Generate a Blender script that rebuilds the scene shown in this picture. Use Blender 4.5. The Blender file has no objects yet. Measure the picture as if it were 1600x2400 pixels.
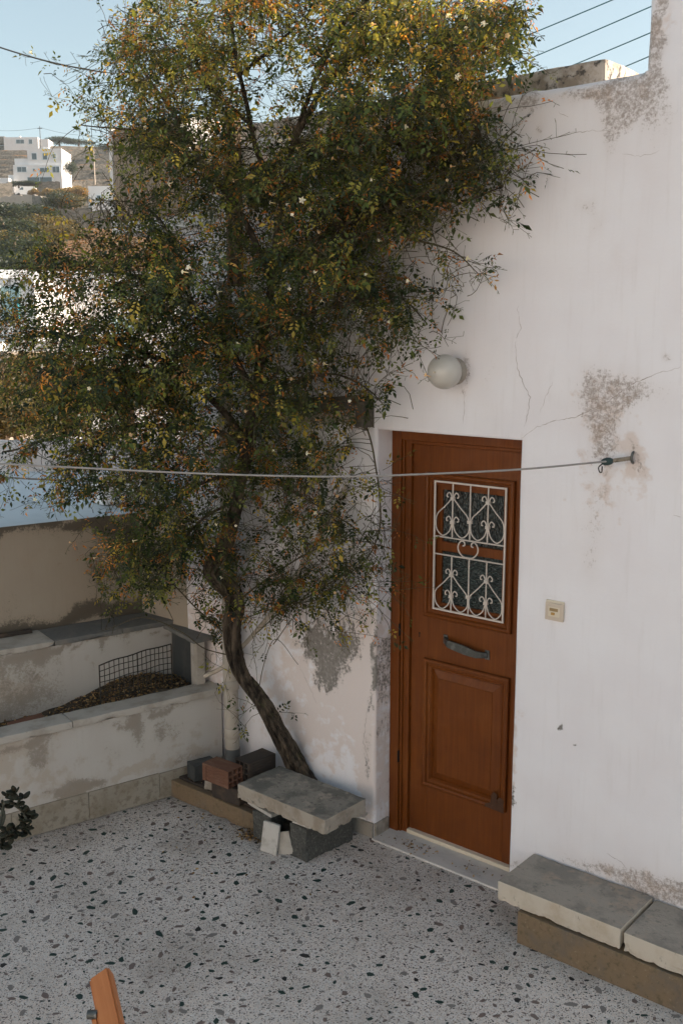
import bpy, bmesh, math, random
import numpy as np
from mathutils import Vector, Matrix, noise as mnoise

# ------------------------------------------------------------------ camera, sky, sun, exposure
# World frame: X runs along the front of the white house (towards the camera side), Y goes into
# the house (its plastered face is Y = 0, the courtyard is Y < 0), Z is up.
sc = bpy.context.scene
R = math.radians
F, PITCH, HEAD, CX, CY = 2380.0, R(9.9), R(40.189), 800.0, 1200.0
CAM = np.array([3.302, -4.193, 2.80])
cam_d = bpy.data.cameras.new('camera')
cam = bpy.data.objects.new('camera', cam_d)
sc.collection.objects.link(cam)
cam.location = CAM
cam.rotation_euler = (R(90) - PITCH, 0, HEAD)
cam_d.sensor_fit = 'VERTICAL'
cam_d.sensor_height = 36.0
cam_d.sensor_width = 24.0
cam_d.lens = F / 2400 * 36
cam_d.clip_start = 0.05
cam_d.clip_end = 5000
sc.camera = cam

SUN_AZ, SUN_EL = R(48.0), R(20.0)          # azimuth measured from +Y towards +X
world = bpy.data.worlds.new('World')
sc.world = world
world.use_nodes = True
wn = world.node_tree
wn.nodes.clear()
sky = wn.nodes.new('ShaderNodeTexSky')
sky.sky_type = 'NISHITA'
sky.sun_disc = False
sky.sun_elevation = SUN_EL
sky.sun_rotation = SUN_AZ
sky.altitude = 50
sky.air_density = 1.0
sky.dust_density = 2.0
sky.ozone_density = 1.0
hsv = wn.nodes.new('ShaderNodeHueSaturation')
hsv.inputs['Hue'].default_value = 0.475
hsv.inputs['Saturation'].default_value = 0.70
bg = wn.nodes.new('ShaderNodeBackground')
bg.inputs['Strength'].default_value = 0.11
wo = wn.nodes.new('ShaderNodeOutputWorld')
wn.links.new(sky.outputs[0], hsv.inputs['Color'])
wn.links.new(hsv.outputs[0], bg.inputs['Color'])
wn.links.new(bg.outputs[0], wo.inputs['Surface'])

sun_d = bpy.data.lights.new('sun', 'SUN')
sun_d.energy = 5.0
sun_d.angle = R(0.55)
sun_d.color = (1.0, 0.86, 0.69)
sun = bpy.data.objects.new('sun', sun_d)
sc.collection.objects.link(sun)
sdir = Vector((math.sin(SUN_AZ) * math.cos(SUN_EL), math.cos(SUN_AZ) * math.cos(SUN_EL), math.sin(SUN_EL)))
sun.rotation_euler = sdir.to_track_quat('Z', 'Y').to_euler()
sun.location = (6, 6, 9)

sc.view_settings.view_transform = 'Standard'
sc.view_settings.look = 'None'
sc.view_settings.exposure = 1.08
sc.view_settings.gamma = 1.0
sc.view_settings.use_curve_mapping = False
sc.render.engine = 'CYCLES'
sc.cycles.use_denoising = True
sc.cycles.max_bounces = 7
sc.cycles.diffuse_bounces = 4
sc.cycles.glossy_bounces = 3
sc.cycles.transmission_bounces = 3
sc.cycles.transparent_max_bounces = 6

random.seed(7)
rng = np.random.default_rng(7)

# ------------------------------------------------------------------ helpers
FWD = np.array([-math.sin(HEAD), math.cos(HEAD), 0.0])
RGT = np.array([math.cos(HEAD), math.sin(HEAD), 0.0])
UPV = np.array([0, 0, 1.0])
cF = FWD * math.cos(PITCH) - UPV * math.sin(PITCH)
cU = FWD * math.sin(PITCH) + UPV * math.cos(PITCH)


def ray(x, y): return cF + RGT * ((x - CX) / F) + cU * ((CY - y) / F)
def fl(x, y, z=0.0): r = ray(x, y); return CAM + r * (z - CAM[2]) / r[2]
def wl(x, y, t=0.0): r = ray(x, y); return CAM + r * (t - CAM[1]) / r[1]
def at(x, y, D): return CAM + ray(x, y) * D
def far(u, D, z): p = CAM + RGT * u + FWD * D; return np.array([p[0], p[1], z])


def tag(o, label=None, cat=None, group=None, kind=None):
    if label: o['label'] = label
    if cat: o['category'] = cat
    if group: o['group'] = group
    if kind: o['kind'] = kind
    return o


def link(o, parent=None):
    sc.collection.objects.link(o)
    if parent is not None:
        o.parent = parent
    return o


def empty(name, loc=(0, 0, 0), label=None, cat=None, group=None, rz=0.0):
    o = bpy.data.objects.new(name, None)
    o.empty_display_size = 0.1
    o.location = loc
    o.rotation_euler = (0, 0, rz)
    link(o)
    return tag(o, label, cat, group)


class MB:
    """collects geometry for one mesh object"""
    def __init__(s): s.v = []; s.f = []; s.sm = []

    def add(s, vs, fs, smooth=False):
        b = len(s.v)
        s.v += [tuple(p) for p in vs]
        s.f += [tuple(b + i for i in f) for f in fs]
        s.sm += [smooth] * len(fs)

    def box(s, x0, x1, y0, y1, z0, z1):
        s.add([(x0, y0, z0), (x1, y0, z0), (x1, y1, z0), (x0, y1, z0), (x0, y0, z1), (x1, y0, z1), (x1, y1, z1), (x0, y1, z1)],
              [(0, 3, 2, 1), (4, 5, 6, 7), (0, 1, 5, 4), (1, 2, 6, 5), (2, 3, 7, 6), (3, 0, 4, 7)])

    def tube(s, pts, rad, n=8, cap=True, smooth=True, mod=None):
        pts = [np.array(p, float) for p in pts]
        if not hasattr(rad, '__len__'): rad = [rad] * len(pts)
        vs, fs = [], []
        prev = None
        for i, p in enumerate(pts):
            t = pts[min(i + 1, len(pts) - 1)] - pts[max(i - 1, 0)]
            t = t / (np.linalg.norm(t) + 1e-9)
            if prev is None:
                a = np.array([0, 0, 1.0]) if abs(t[2]) < .9 else np.array([1.0, 0, 0])
            else:
                a = prev
            u = a - t * np.dot(a, t); u /= np.linalg.norm(u) + 1e-9
            prev = u
            w = np.cross(t, u)
            for k in range(n):
                an = 2 * math.pi * k / n
                r = rad[i] * (mod(i, an) if mod else 1)
                vs.append(p + (u * math.cos(an) + w * math.sin(an)) * r)
        for i in range(len(pts) - 1):
            for k in range(n):
                fs.append((i * n + k, i * n + (k + 1) % n, (i + 1) * n + (k + 1) % n, (i + 1) * n + k))
        s.add(vs, fs, smooth)
        if cap:
            s.add([vs[k] for k in range(n)], [tuple(range(n - 1, -1, -1))], False)
            s.add([vs[(len(pts) - 1) * n + k] for k in range(n)], [tuple(range(n))], False)

    def mesh(s, name):
        me = bpy.data.meshes.new(name)
        me.from_pydata([tuple(map(float, p)) for p in s.v], [], s.f)
        me.polygons.foreach_set('use_smooth', s.sm)
        me.update()
        return me

    def build(s, name, mat, parent=None, loc=None, rot=None):
        me = s.mesh(name)
        me.materials.append(mat)
        o = bpy.data.objects.new(name, me)
        if loc is not None: o.location = loc
        if rot is not None: o.rotation_euler = rot
        return link(o, parent)


def obj_from(me, name, mat, parent=None, loc=(0, 0, 0), rot=(0, 0, 0), scale=None):
    if mat is not None and not me.materials: me.materials.append(mat)
    o = bpy.data.objects.new(name, me)
    o.location = loc; o.rotation_euler = rot
    if scale is not None: o.scale = scale
    return link(o, parent)


def rough_block(name, size, mat, parent=None, loc=(0, 0, 0), rot=(0, 0, 0), bevel=.006, cuts=0, jitter=0.0, seed=0, chip=0.0):
    """a bevelled block, optionally cut up and jittered so its edges are worn; loc = centre"""
    bm = bmesh.new()
    bmesh.ops.create_cube(bm, size=1)
    bmesh.ops.scale(bm, vec=size, verts=bm.verts)
    if cuts:
        m = max(size) / cuts
        for ax in range(3):
            k = int(size[ax] / m)
            for i in range(1, k + 1):
                c = [0, 0, 0]; c[ax] = -size[ax] / 2 + size[ax] * i / (k + 1)
                nn = [0, 0, 0]; nn[ax] = 1
                bmesh.ops.bisect_plane(bm, geom=bm.verts[:] + bm.edges[:] + bm.faces[:], plane_co=c, plane_no=nn)
    if bevel:
        es = [e for e in bm.edges if len(e.link_faces) == 2 and e.calc_face_angle() > .6]
        bmesh.ops.bevel(bm, geom=es, offset=bevel, segments=2, affect='EDGES', profile=.6)
    if jitter or chip:
        for v in bm.verts:
            p = v.co * 1.0
            o = Vector((seed * 3.1, seed * 1.7, seed * 5.3))
            nv = mnoise.noise_vector((p + o) * 9) * jitter + mnoise.noise_vector((p + o) * 40) * jitter * .6
            v.co += nv
            if chip:
                ex = [size[i] / 2 - abs(p[i]) for i in range(3)]
                if sorted(ex)[1] < .02:
                    c = (max(0, mnoise.noise((p + o) * 9) - .15) * .8 + max(0, mnoise.noise((p + o) * 45) - .1) * .6) * chip
                    c *= 1.0 if p.z < 0 else .22
                    v.co -= Vector([math.copysign(c, p[i]) if ex[i] < .02 else 0 for i in range(3)])
    me = bpy.data.meshes.new(name)
    bm.normal_update()
    bm.to_mesh(me); bm.free()
    return obj_from(me, name, mat, parent, loc, rot)


def spline(pts, per=8):
    """Catmull-Rom through the points"""
    P = [np.array(p, float) for p in pts]
    P = [2 * P[0] - P[1]] + P + [2 * P[-1] - P[-2]]
    out = []
    for i in range(1, len(P) - 2):
        for k in range(per):
            t = k / per
            a, b, c, d = P[i - 1], P[i], P[i + 1], P[i + 2]
            out.append(.5 * (2 * b + (c - a) * t + (2 * a - 5 * b + 4 * c - d) * t * t + (3 * b - a - 3 * c + d) * t ** 3))
    out.append(P[-2])
    return out


# ------------------------------------------------------------------ materials
class NT:
    def __init__(s, name):
        s.m = bpy.data.materials.new(name); s.m.use_nodes = True
        s.t = s.m.node_tree; s.t.nodes.clear()
        s.out = s.n('ShaderNodeOutputMaterial')
        s.co = s.n('ShaderNodeTexCoord').outputs['Object']

    def n(s, k, **kw):
        nd = s.t.nodes.new(k)
        for a, b in kw.items(): setattr(nd, a, b)
        return nd

    def l(s, a, b): s.t.links.new(a, b)

    def put(s, sock, v):
        if isinstance(v, bpy.types.NodeSocket): s.l(v, sock)
        elif isinstance(v, (tuple, list)) and sock.type == 'RGBA' and len(v) == 3: sock.default_value = (*v, 1)
        else: sock.default_value = v

    def map(s, scale=(1, 1, 1), loc=(0, 0, 0), rot=(0, 0, 0), vec=None):
        m = s.n('ShaderNodeMapping')
        s.l(vec or s.co, m.inputs[0])
        m.inputs['Scale'].default_value = scale; m.inputs['Location'].default_value = loc; m.inputs['Rotation'].default_value = rot
        return m.outputs[0]

    def noise(s, scale, detail=5, rough=.55, vec=None, dist=0.0):
        nd = s.n('ShaderNodeTexNoise')
        s.l(vec or s.co, nd.inputs['Vector'])
        nd.inputs['Scale'].default_value = scale; nd.inputs['Detail'].default_value = detail
        nd.inputs['Roughness'].default_value = rough; nd.inputs['Distortion'].default_value = dist
        return nd.outputs[0]

    def voro(s, scale, vec=None, feature='F1', out=0):
        nd = s.n('ShaderNodeTexVoronoi', feature=feature)
        s.l(vec or s.co, nd.inputs['Vector']); nd.inputs['Scale'].default_value = scale
        return nd.outputs[out]

    def ramp(s, v, lo, hi, a=0.0, b=1.0):
        nd = s.n('ShaderNodeMapRange'); nd.interpolation_type = 'SMOOTHSTEP'
        s.put(nd.inputs['Value'], v)
        nd.inputs['From Min'].default_value = lo; nd.inputs['From Max'].default_value = hi
        nd.inputs['To Min'].default_value = a; nd.inputs['To Max'].default_value = b
        return nd.outputs[0]

    def mix(s, fac, a, b, mode='MIX'):
        nd = s.n('ShaderNodeMix', data_type='RGBA', blend_type=mode)
        s.put(nd.inputs[0], fac); s.put(nd.inputs[6], a); s.put(nd.inputs[7], b)
        return nd.outputs[2]

    def math(s, op, a, b=0.0, c=0.0, clamp=False):
        nd = s.n('ShaderNodeMath', operation=op); nd.use_clamp = clamp
        s.put(nd.inputs[0], a); s.put(nd.inputs[1], b)
        if op == 'MULTIPLY_ADD': s.put(nd.inputs[2], c)
        return nd.outputs[0]

    def bump(s, h, strength=.3, dist=.01, nrm=None):
        nd = s.n('ShaderNodeBump')
        s.l(h, nd.inputs['Height']); nd.inputs['Strength'].default_value = strength; nd.inputs['Distance'].default_value = dist
        if nrm: s.l(nrm, nd.inputs['Normal'])
        return nd.outputs[0]

    def done(s, col, rough=.8, metal=0.0, bump=None, spec=.5, **kw):
        p = s.n('ShaderNodeBsdfPrincipled')
        s.put(p.inputs['Base Color'], col); s.put(p.inputs['Roughness'], rough); s.put(p.inputs['Metallic'], metal)
        s.put(p.inputs['Specular IOR Level'], spec)
        for k, v in kw.items(): s.put(p.inputs[k], v)
        if bump: s.l(bump, p.inputs['Normal'])
        s.l(p.outputs[0], s.out.inputs[0])
        s.p = p
        return s.m


def weathered(name, base, layers=(), rough=.85, bump=(30, .25, .004), spec=.3, metal=0.0):
    """base colour + noise layers (scale, colour, lo, hi, strength, stretch)"""
    t = NT(name)
    col = base
    for (sca, c, lo, hi, st, stretch) in layers:
        v = t.map(scale=stretch, loc=(sca * .37, sca * .11, 0))
        col = t.mix(t.ramp(t.noise(sca, 6, .62, v), lo, hi, 0, st), col, c)
    b = t.bump(t.noise(bump[0], 8, .65), bump[1], bump[2]) if bump else None
    return t.done(col, rough, metal, b, spec)


I3 = (1, 1, 1)


def plaster_mat(name, base, pink, mould, grey):
    """limewashed plaster; a 'wear' colour attribute says where it is stained (R), bared (G), rubbed to an older coat (B)"""
    t = NT(name)
    at_ = t.n('ShaderNodeAttribute', attribute_name='wear')
    sep = t.n('ShaderNodeSeparateColor'); t.l(at_.outputs['Color'], sep.inputs[0])
    n1 = t.noise(55, 8, .68); n2 = t.noise(14, 6, .6); n3 = t.noise(3.0, 4, .5); n4 = t.noise(160, 3, .6)
    streak = t.noise(9, 5, .6, t.map(scale=(4, 4, .35)))
    def mask(ch, k, fine, off, hard):
        v = t.math('MULTIPLY_ADD', ch, k, t.math('MULTIPLY_ADD', t.math('SUBTRACT', fine, .5), 2.3, -off))
        return t.math('MULTIPLY', v, hard, clamp=True)
    mixn = t.math('MULTIPLY_ADD', n1, .6, t.math('MULTIPLY', n2, .4))
    mixf = t.math('MULTIPLY_ADD', n4, .3, t.math('MULTIPLY_ADD', n1, .55, t.math('MULTIPLY', n2, .15)))
    mB = mask(sep.outputs[2], 1.5, n2, .55, 3.0)
    mR = mask(sep.outputs[0], 1.0, mixf, .52, 3.6)
    mG = mask(sep.outputs[1], 1.3, mixn, .58, 4.5)
    col = t.mix(t.ramp(n3, .35, .7, 0, .5), base, (base[0] * .93, base[1] * .90, base[2] * .90))
    col = t.mix(t.ramp(streak, .5, .8, 0, .22), col, (base[0] * .78, base[1] * .74, base[2] * .70))
    col = t.mix(t.ramp(n4, .66, .8, 0, .12), col, (.3, .27, .24))
    soft = t.math('MULTIPLY', t.math('POWER', sep.outputs[0], 1.3), .38, clamp=True)
    col = t.mix(t.math('MULTIPLY', mB, .75), col, pink)
    col = t.mix(soft, col, (pink[0] * .8, pink[1] * .76, pink[2] * .7))
    col = t.mix(t.math('MULTIPLY', mR, .68), col, mould)
    col = t.mix(mG, col, t.mix(t.ramp(n1, .35, .65), grey, (grey[0] * .7, grey[1] * .68, grey[2] * .66)))
    h = t.math('MULTIPLY_ADD', mG, -1.6, t.math('MULTIPLY_ADD', n2, .55, t.math('MULTIPLY', n1, .35)))
    h = t.math('MULTIPLY_ADD', mR, -.35, t.math('MULTIPLY_ADD', mB, -.5, h))
    return t.done(col, .88, 0, t.bump(h, .55, .004), .25)


M = {}
M['plaster'] = plaster_mat('white_plaster', (.80, .785, .81), (.67, .575, .53), (.23, .18, .145), (.29, .27, .25))
M['plaster_dirty'] = plaster_mat('dirty_plaster', (.37, .315, .25), (.29, .225, .165), (.028, .026, .021), (.22, .20, .18))
M['plaster_planter'] = plaster_mat('planter_plaster', (.50, .475, .44), (.42, .36, .30), (.24, .205, .165), (.34, .33, .315))


def wood_mat(name, c1, c2, rough=.42):
    t = NT(name)
    g = t.noise(14, 6, .6, t.map(scale=(6, 6, .25)))
    n = t.noise(4, 5, .6)
    col = t.mix(t.ramp(g, .35, .7), c1, c2)
    col = t.mix(t.ramp(n, .5, .75, 0, .45), col, (c1[0] * .55, c1[1] * .48, c1[2] * .45))
    col = t.mix(t.ramp(t.noise(2.6, 6, .7, t.map(loc=(3, 1, 8), scale=(1, 1, .6))), .50, .72, 0, .45), col, (c1[0] * 1.7, c1[1] * 2.1, c1[2] * 3.2))
    col = t.mix(t.ramp(t.noise(45, 4, .7, t.map(scale=(1, 1, .5))), .64, .72, 0, .5), col, (c1[0] * .4, c1[1] * .4, c1[2] * .5))
    col = t.mix(t.ramp(t.noise(190, 3, .7), .70, .78, 0, .35), col, (.45, .30, .2))
    r = t.ramp(t.noise(10, 5, .6), .3, .7, rough - .08, rough + .2)
    h = t.math('MULTIPLY_ADD', g, .5, t.math('MULTIPLY', t.noise(60, 5, .6, t.map(scale=(3, 3, .4))), .5))
    return t.done(col, r, 0, t.bump(h, .22, .002), .28)


M['door_paint'] = wood_mat('brown_door_paint', (.132, .035, .004), (.17, .047, .006))
M['chair_paint'] = wood_mat('orange_chair_paint', (.42, .15, .05), (.46, .175, .06), .38)
M['grille_paint'] = weathered('white_grille_paint', (.60, .54, .49), [(34, (.38, .14, .03), .62, .70, .9, I3), (9, (.60, .52, .46), .45, .7, .6, I3)], .5, (60, .15, .002), .4)
M['iron'] = weathered('dark_iron', (.10, .105, .10), [(30, (.19, .20, .20), .45, .65, .8, I3)], .45, (80, .2, .001), .5, .75)
M['blackmetal'] = weathered('rusty_wire', (.035, .033, .028), [(25, (.09, .05, .03), .5, .65, .7, I3)], .6, None, .3, .4)
M['marble'] = weathered('threshold_marble', (.62, .59, .56), [(6, (.50, .485, .465), .45, .7, .8, (1, 2.2, 1)), (28, (.33, .28, .24), .6, .72, .5, I3)], .55, (40, .12, .002))
M['marble_cap'] = weathered('cream_marble_cap', (.44, .405, .36), [(8, (.33, .295, .25), .42, .65, .9, (1, 1, 1)), (40, (.17, .15, .12), .62, .75, .6, I3)], .7, (35, .3, .003))
M['slate'] = weathered('grey_slate_cap', (.14, .142, .138), [(7, (.21, .195, .17), .45, .7, .8, I3), (45, (.07, .07, .065), .55, .7, .5, I3)], .7, (40, .25, .003))
M['darkslate'] = weathered('dark_slate_panel', (.055, .06, .062), [(6, (.11, .105, .098), .48, .7, .7, (1, 1, .5))], .6, (30, .25, .003))
M['concrete_slab'] = weathered('grey_concrete_slab', (.27, .25, .215), [(6, (.15, .142, .125), .44, .58, .9, I3), (15, (.40, .345, .285), .52, .68, .8, I3), (38, (.12, .115, .10), .56, .66, .7, I3), (110, (.07, .068, .06), .60, .68, .7, I3)], .9, (55, .9, .006))
M['slab_edge'] = weathered('pale_broken_concrete', (.38, .335, .28), [(11, (.27, .225, .175), .42, .66, .85, I3), (24, (.12, .12, .11), .6, .74, .7, I3), (5, (.48, .44, .39), .5, .7, .6, (1, 1, .3))], .9, (45, .6, .006))
M['bench_top'] = weathered('bench_slab_top', (.335, .295, .25), [(5, (.22, .20, .175), .44, .58, .85, I3), (9, (.40, .31, .24), .52, .68, .75, I3), (32, (.15, .145, .13), .57, .67, .6, I3), (100, (.52, .50, .47), .68, .74, .7, I3), (120, (.09, .088, .08), .62, .70, .6, I3)], .85, (60, .7, .005))
M['bench_side'] = weathered('bench_slab_side', (.54, .48, .40), [(6, (.43, .35, .26), .45, .68, .8, I3), (20, (.16, .14, .12), .63, .74, .8, (1, 1, .5)), (5, (.68, .64, .60), .55, .7, .6, (1, 1, .3))], .85, (50, .35, .004))
M['hollow_brick'] = weathered('red_hollow_brick', (.15, .072, .046), [(12, (.215, .125, .085), .45, .7, .8, (.4, 2, 2)), (50, (.45, .36, .28), .66, .74, .7, I3)], .85, (60, .4, .003))
M['dark_brick'] = weathered('dark_damp_brick', (.05, .04, .034), [(14, (.10, .07, .05), .5, .7, .8, I3)], .85, (50, .4, .003))
M['shim'] = weathered('white_marble_offcut', (.50, .475, .44), [(20, (.34, .31, .27), .5, .7, .7, I3), (60, (.16, .13, .10), .66, .74, .8, I3)], .7, (60, .25, .003))
M['pipe'] = weathered('cream_painted_pipe', (.41, .37, .32), [(16, (.07, .085, .085), .66, .70, .95, (1, 1, .7)), (50, (.20, .13, .08), .66, .72, .8, I3), (4, (.40, .35, .29), .45, .7, .6, I3)], .6, (40, .25, .002))
M['pipe_bare'] = weathered('bare_grey_pipe', (.12, .125, .125), [(12, (.07, .075, .075), .45, .7, .8, I3)], .55, (40, .2, .002))
M['cord'] = weathered('grey_plastic_cord', (.29, .275, .26), [(20, (.21, .195, .18), .5, .7, .6, I3)], .6, None)
M['cable'] = weathered('dark_cable', (.05, .055, .06), [], .6, None)
M['cable_blue'] = weathered('blue_green_cable', (.06, .17, .20), [], .6, None)
M['knob'] = weathered('dark_green_cord_clamp', (.03, .055, .055), [], .5, (60, .2, .001))
M['twine'] = weathered('old_twine', (.27, .23, .18), [(60, (.11, .09, .065), .5, .7, .8, I3)], .9, (120, .4, .002))
M['bell'] = weathered('cream_bell_plastic', (.58, .49, .40), [(10, (.52, .43, .35), .45, .7, .6, I3)], .45, None, .4)
M['bell_inner'] = weathered('pale_bell_plastic', (.66, .58, .46), [], .45, None, .4)
M['bell_amber'] = weathered('amber_bell_window', (.30, .20, .09), [(30, (.36, .25, .12), .4, .7, .6, I3)], .3, None, .5)
M['bell_button'] = weathered('ochre_bell_button', (.42, .24, .06), [], .35, None, .5)
M['hole'] = weathered('dark_hole', (.012, .011, .010), [], .9, None)
M['globe'] = weathered('frosted_lamp_globe', (.50, .48, .44), [(6, (.42, .40, .365), .4, .7, .7, I3), (70, (.22, .20, .17), .68, .76, .5, I3)], .28, None, .5)
M['beam'] = weathered('old_dark_beam', (.085, .075, .062), [(14, (.15, .13, .10), .45, .7, .8, (.4, 3, 3)), (40, (.16, .07, .03), .62, .72, .7, I3)], .85, (40, .5, .004))
M['batten'] = weathered('old_pale_batten', (.46, .40, .33), [(12, (.30, .25, .19), .45, .7, .8, I3)], .8, (40, .3, .003))
M['corrugated'] = weathered('beige_ribbed_sheet', (.42, .36, .30), [(5, (.33, .275, .22), .4, .7, .7, I3)], .7, None)
M['white_panel'] = weathered('white_board', (.68, .66, .64), [(5, (.58, .55, .52), .45, .7, .7, I3)], .8, (30, .15, .002))
M['post'] = weathered('brown_post', (.16, .11, .075), [(14, (.26, .20, .15), .45, .7, .7, (3, 3, .4))], .8, (40, .3, .003))
M['farwhite'] = weathered('far_white_wall', (.80, .79, .78), [(.6, (.72, .70, .68), .45, .7, .6, I3)], .9, None, .2)
M['farcream'] = weathered('far_cream_wall', (.55, .47, .39), [(.8, (.44, .37, .30), .45, .7, .6, I3)], .9, None, .2)
M['farblue'] = weathered('far_pale_blue_wall', (.62, .70, .74), [(1.2, (.55, .63, .67), .45, .7, .6, I3)], .9, None, .2)
M['turq'] = weathered('turquoise_paint', (.06, .30, .36), [], .5, None, .4)
M['pale_turq'] = weathered('pale_turquoise_shutter', (.35, .52, .54), [], .6, None, .4)
M['glassdark'] = weathered('dark_window_glass', (.10, .14, .16), [], .15, None, .6)
M['van'] = weathered('white_van_paint', (.80, .80, .79), [], .3, None, .5)
M['tyre'] = weathered('tyre_rubber', (.02, .02, .02), [], .8, None)
M['stonewall'] = weathered('dry_stone_wall', (.27, .24, .20), [(1.2, (.15, .135, .11), .42, .62, .9, (1, 1, 2)), (.3, (.36, .32, .26), .5, .7, .5, I3)], .95, (2, .6, .15))

# ------------------------------------------------------------------ terrazzo floor
def floor_mat():
    t = NT('terrazzo')
    w = t.noise(40, 3, .5)
    vec = t.mix(.06, t.co, t.n('ShaderNodeTexNoise').outputs[1]) if False else t.co
    a = t.n('ShaderNodeTexVoronoi'); t.l(t.map(scale=(1, 1.0, 1)), a.inputs[0]); a.inputs['Scale'].default_value = 105
    b = t.n('ShaderNodeTexVoronoi'); t.l(t.map(scale=(1, 1, 1), loc=(3, 7, 0)), b.inputs[0]); b.inputs['Scale'].default_value = 240
    def cells(v):
        s_ = t.n('ShaderNodeSeparateColor'); t.l(v.outputs['Color'], s_.inputs[0]); return s_.outputs
    ca, cb = cells(a), cells(b)
    col = t.mix(t.ramp(t.noise(2.2, 4, .6), .35, .7), (.70, .62, .56), (.60, .525, .465))
    col = t.mix(t.math('GREATER_THAN', cb[0], .70), col, (.50, .46, .435))
    col = t.mix(t.math('GREATER_THAN', cb[1], .90), col, (.075, .07, .066))
    col = t.mix(t.math('GREATER_THAN', cb[2], .80), col, (.68, .655, .63))
    da = t.math('LESS_THAN', a.outputs['Distance'], .42)
    col = t.mix(t.math('MULTIPLY', da, t.math('GREATER_THAN', ca[0], .85)), col, (.05, .05, .047))
    col = t.mix(t.math('MULTIPLY', da, t.math('GREATER_THAN', ca[1], .80)), col, (.30, .26, .24))
    col = t.mix(t.math('MULTIPLY', da, t.math('GREATER_THAN', ca[2], .80)), col, (.60, .57, .545))
    dirt = t.ramp(t.noise(1.3, 7, .7, t.map(loc=(4, 2, 0))), .44, .70, 0, .55)
    col = t.mix(dirt, col, (.24, .20, .165))
    wear = t.n('ShaderNodeAttribute', attribute_name='wear')
    sp = t.n('ShaderNodeSeparateColor'); t.l(wear.outputs['Color'], sp.inputs[0])
    gr = t.math('MULTIPLY', t.math('MULTIPLY_ADD', t.noise(30, 6, .7), 1.2, -.15), sp.outputs[0], clamp=True)
    col = t.mix(gr, col, (.09, .075, .055))
    return t.done(col, t.ramp(t.noise(5, 5, .6), .3, .7, .5, .75), 0, t.bump(t.noise(120, 3, .6), .08, .002), .35)


M['terrazzo'] = floor_mat()


def chip_mat(name, c1, c2):
    t = NT(name)
    inf = t.n('ShaderNodeObjectInfo')
    n = t.noise(120, 5, .6)
    return t.done(t.mix(t.ramp(n, .3, .7), c1, c2), .5, 0, None, .35)


CHIP = [chip_mat('green_stone', (.016, .040, .036), (.030, .058, .052)), chip_mat('mauve_stone', (.15, .115, .105), (.20, .155, .14)),
        chip_mat('grey_stone', (.19, .175, .165), (.245, .225, .21)), chip_mat('black_stone', (.018, .020, .022), (.035, .036, .038))]

PC = np.array([-1.285, -.379, 0.0])                # inner corner of the courtyard (planter kerb meets tree-bed kerb)
PE = np.array([math.cos(R(75.88)), math.sin(R(75.88)), 0])   # along the planter, towards the house
PM = np.array([-PE[1], PE[0], 0])                  # away from the courtyard


def pf(a, o, z): return PC + PE * a + PM * o + np.array([0, 0, z])   # planter frame


def grid_mesh(name, X, Yv, fpos, fattr=None, skip=None, smooth=True):
    nx, ny = len(X), len(Yv)
    vs, at_ = [], []
    for j in range(ny):
        for i in range(nx):
            vs.append(tuple(fpos(X[i], Yv[j])))
            if fattr: at_.append(fattr(X[i], Yv[j]))
    fs = []
    for j in range(ny - 1):
        for i in range(nx - 1):
            if skip and skip((X[i] + X[i + 1]) / 2, (Yv[j] + Yv[j + 1]) / 2): continue
            fs.append((j * nx + i, j * nx + i + 1, (j + 1) * nx + i + 1, (j + 1) * nx + i))
    me = bpy.data.meshes.new(name)
    me.from_pydata(vs, [], fs)
    if smooth: me.polygons.foreach_set('use_smooth', [True] * len(fs))
    if fattr:
        ca = me.color_attributes.new('wear', 'FLOAT_COLOR', 'POINT')
        arr = np.ones((len(vs), 4), np.float32); arr[:, :3] = np.array(at_, np.float32)
        ca.data.foreach_set('color', arr.ravel())
    me.update()
    return me


def fwear(x, y):
    # grime gathered along the foot of the walls
    p = np.array([x, y, 0]) - PC
    d1 = -np.dot(p, PM)                      # in front of planter
    d2 = (-.40 - y) if x < -.35 else 9
    d3 = max(abs(y + .45), abs(x - .95) * .8)
    v = max(.8 * math.exp(-max(d1, 0) / .14), .8 * math.exp(-max(d2, 0) / .10), .45 * math.exp(-d3 / .18))
    return (v, 0, 0)


fx = np.linspace(-4.5, 6.0, 176); fy = np.concatenate([np.linspace(-10.4, -3.0, 30)[:-1], np.linspace(-3.0, .30, 72)])
floor = obj_from(grid_mesh('courtyard_floor', fx, fy, lambda x, y: (x, y, 0), fwear, skip=lambda x, y: np.dot(np.array([x, y, 0]) - PC, PM) > .12), 'courtyard_floor', M['terrazzo'])
tag(floor, 'pale terrazzo courtyard floor with dark green stone chips', kind='structure')

# stone chips set in the terrazzo
chips = []
occ = {}
def free(x, y, r):
    k = (int(x // .06), int(y // .06))
    for i in (-1, 0, 1):
        for j in (-1, 0, 1):
            for q in occ.get((k[0] + i, k[1] + j), ()):
                if math.hypot(q[0] - x, q[1] - y) < q[2] + r: return False
    occ.setdefault(k, []).append((x, y, r)); return True


for _ in range(16000):
    x, y = random.uniform(-1.7, 3.0), random.uniform(-3.6, -.02)
    if np.dot(np.array([x, y, 0]) - PC, PM) > -.02: continue
    if y > -.40 and x < -.28: continue
    r = random.choice([.006, .008, .010, .012, .014, .017])
    if not free(x, y, r + .008): continue
    chips.append((x, y, r))
    if len(chips) > 2500: break


def chip_mesh(k, r=1.0):
    rr = random.Random(k)
    n = rr.choice([5, 6, 7, 8]); el = rr.uniform(1.1, 2.1)
    an = sorted(2 * math.pi * (i + rr.uniform(-.32, .32)) / n for i in range(n))
    pts = [(math.cos(a) * el * rr.uniform(.7, 1.1), math.sin(a) * rr.uniform(.65, 1.05)) for a in an]
    return pts


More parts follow.
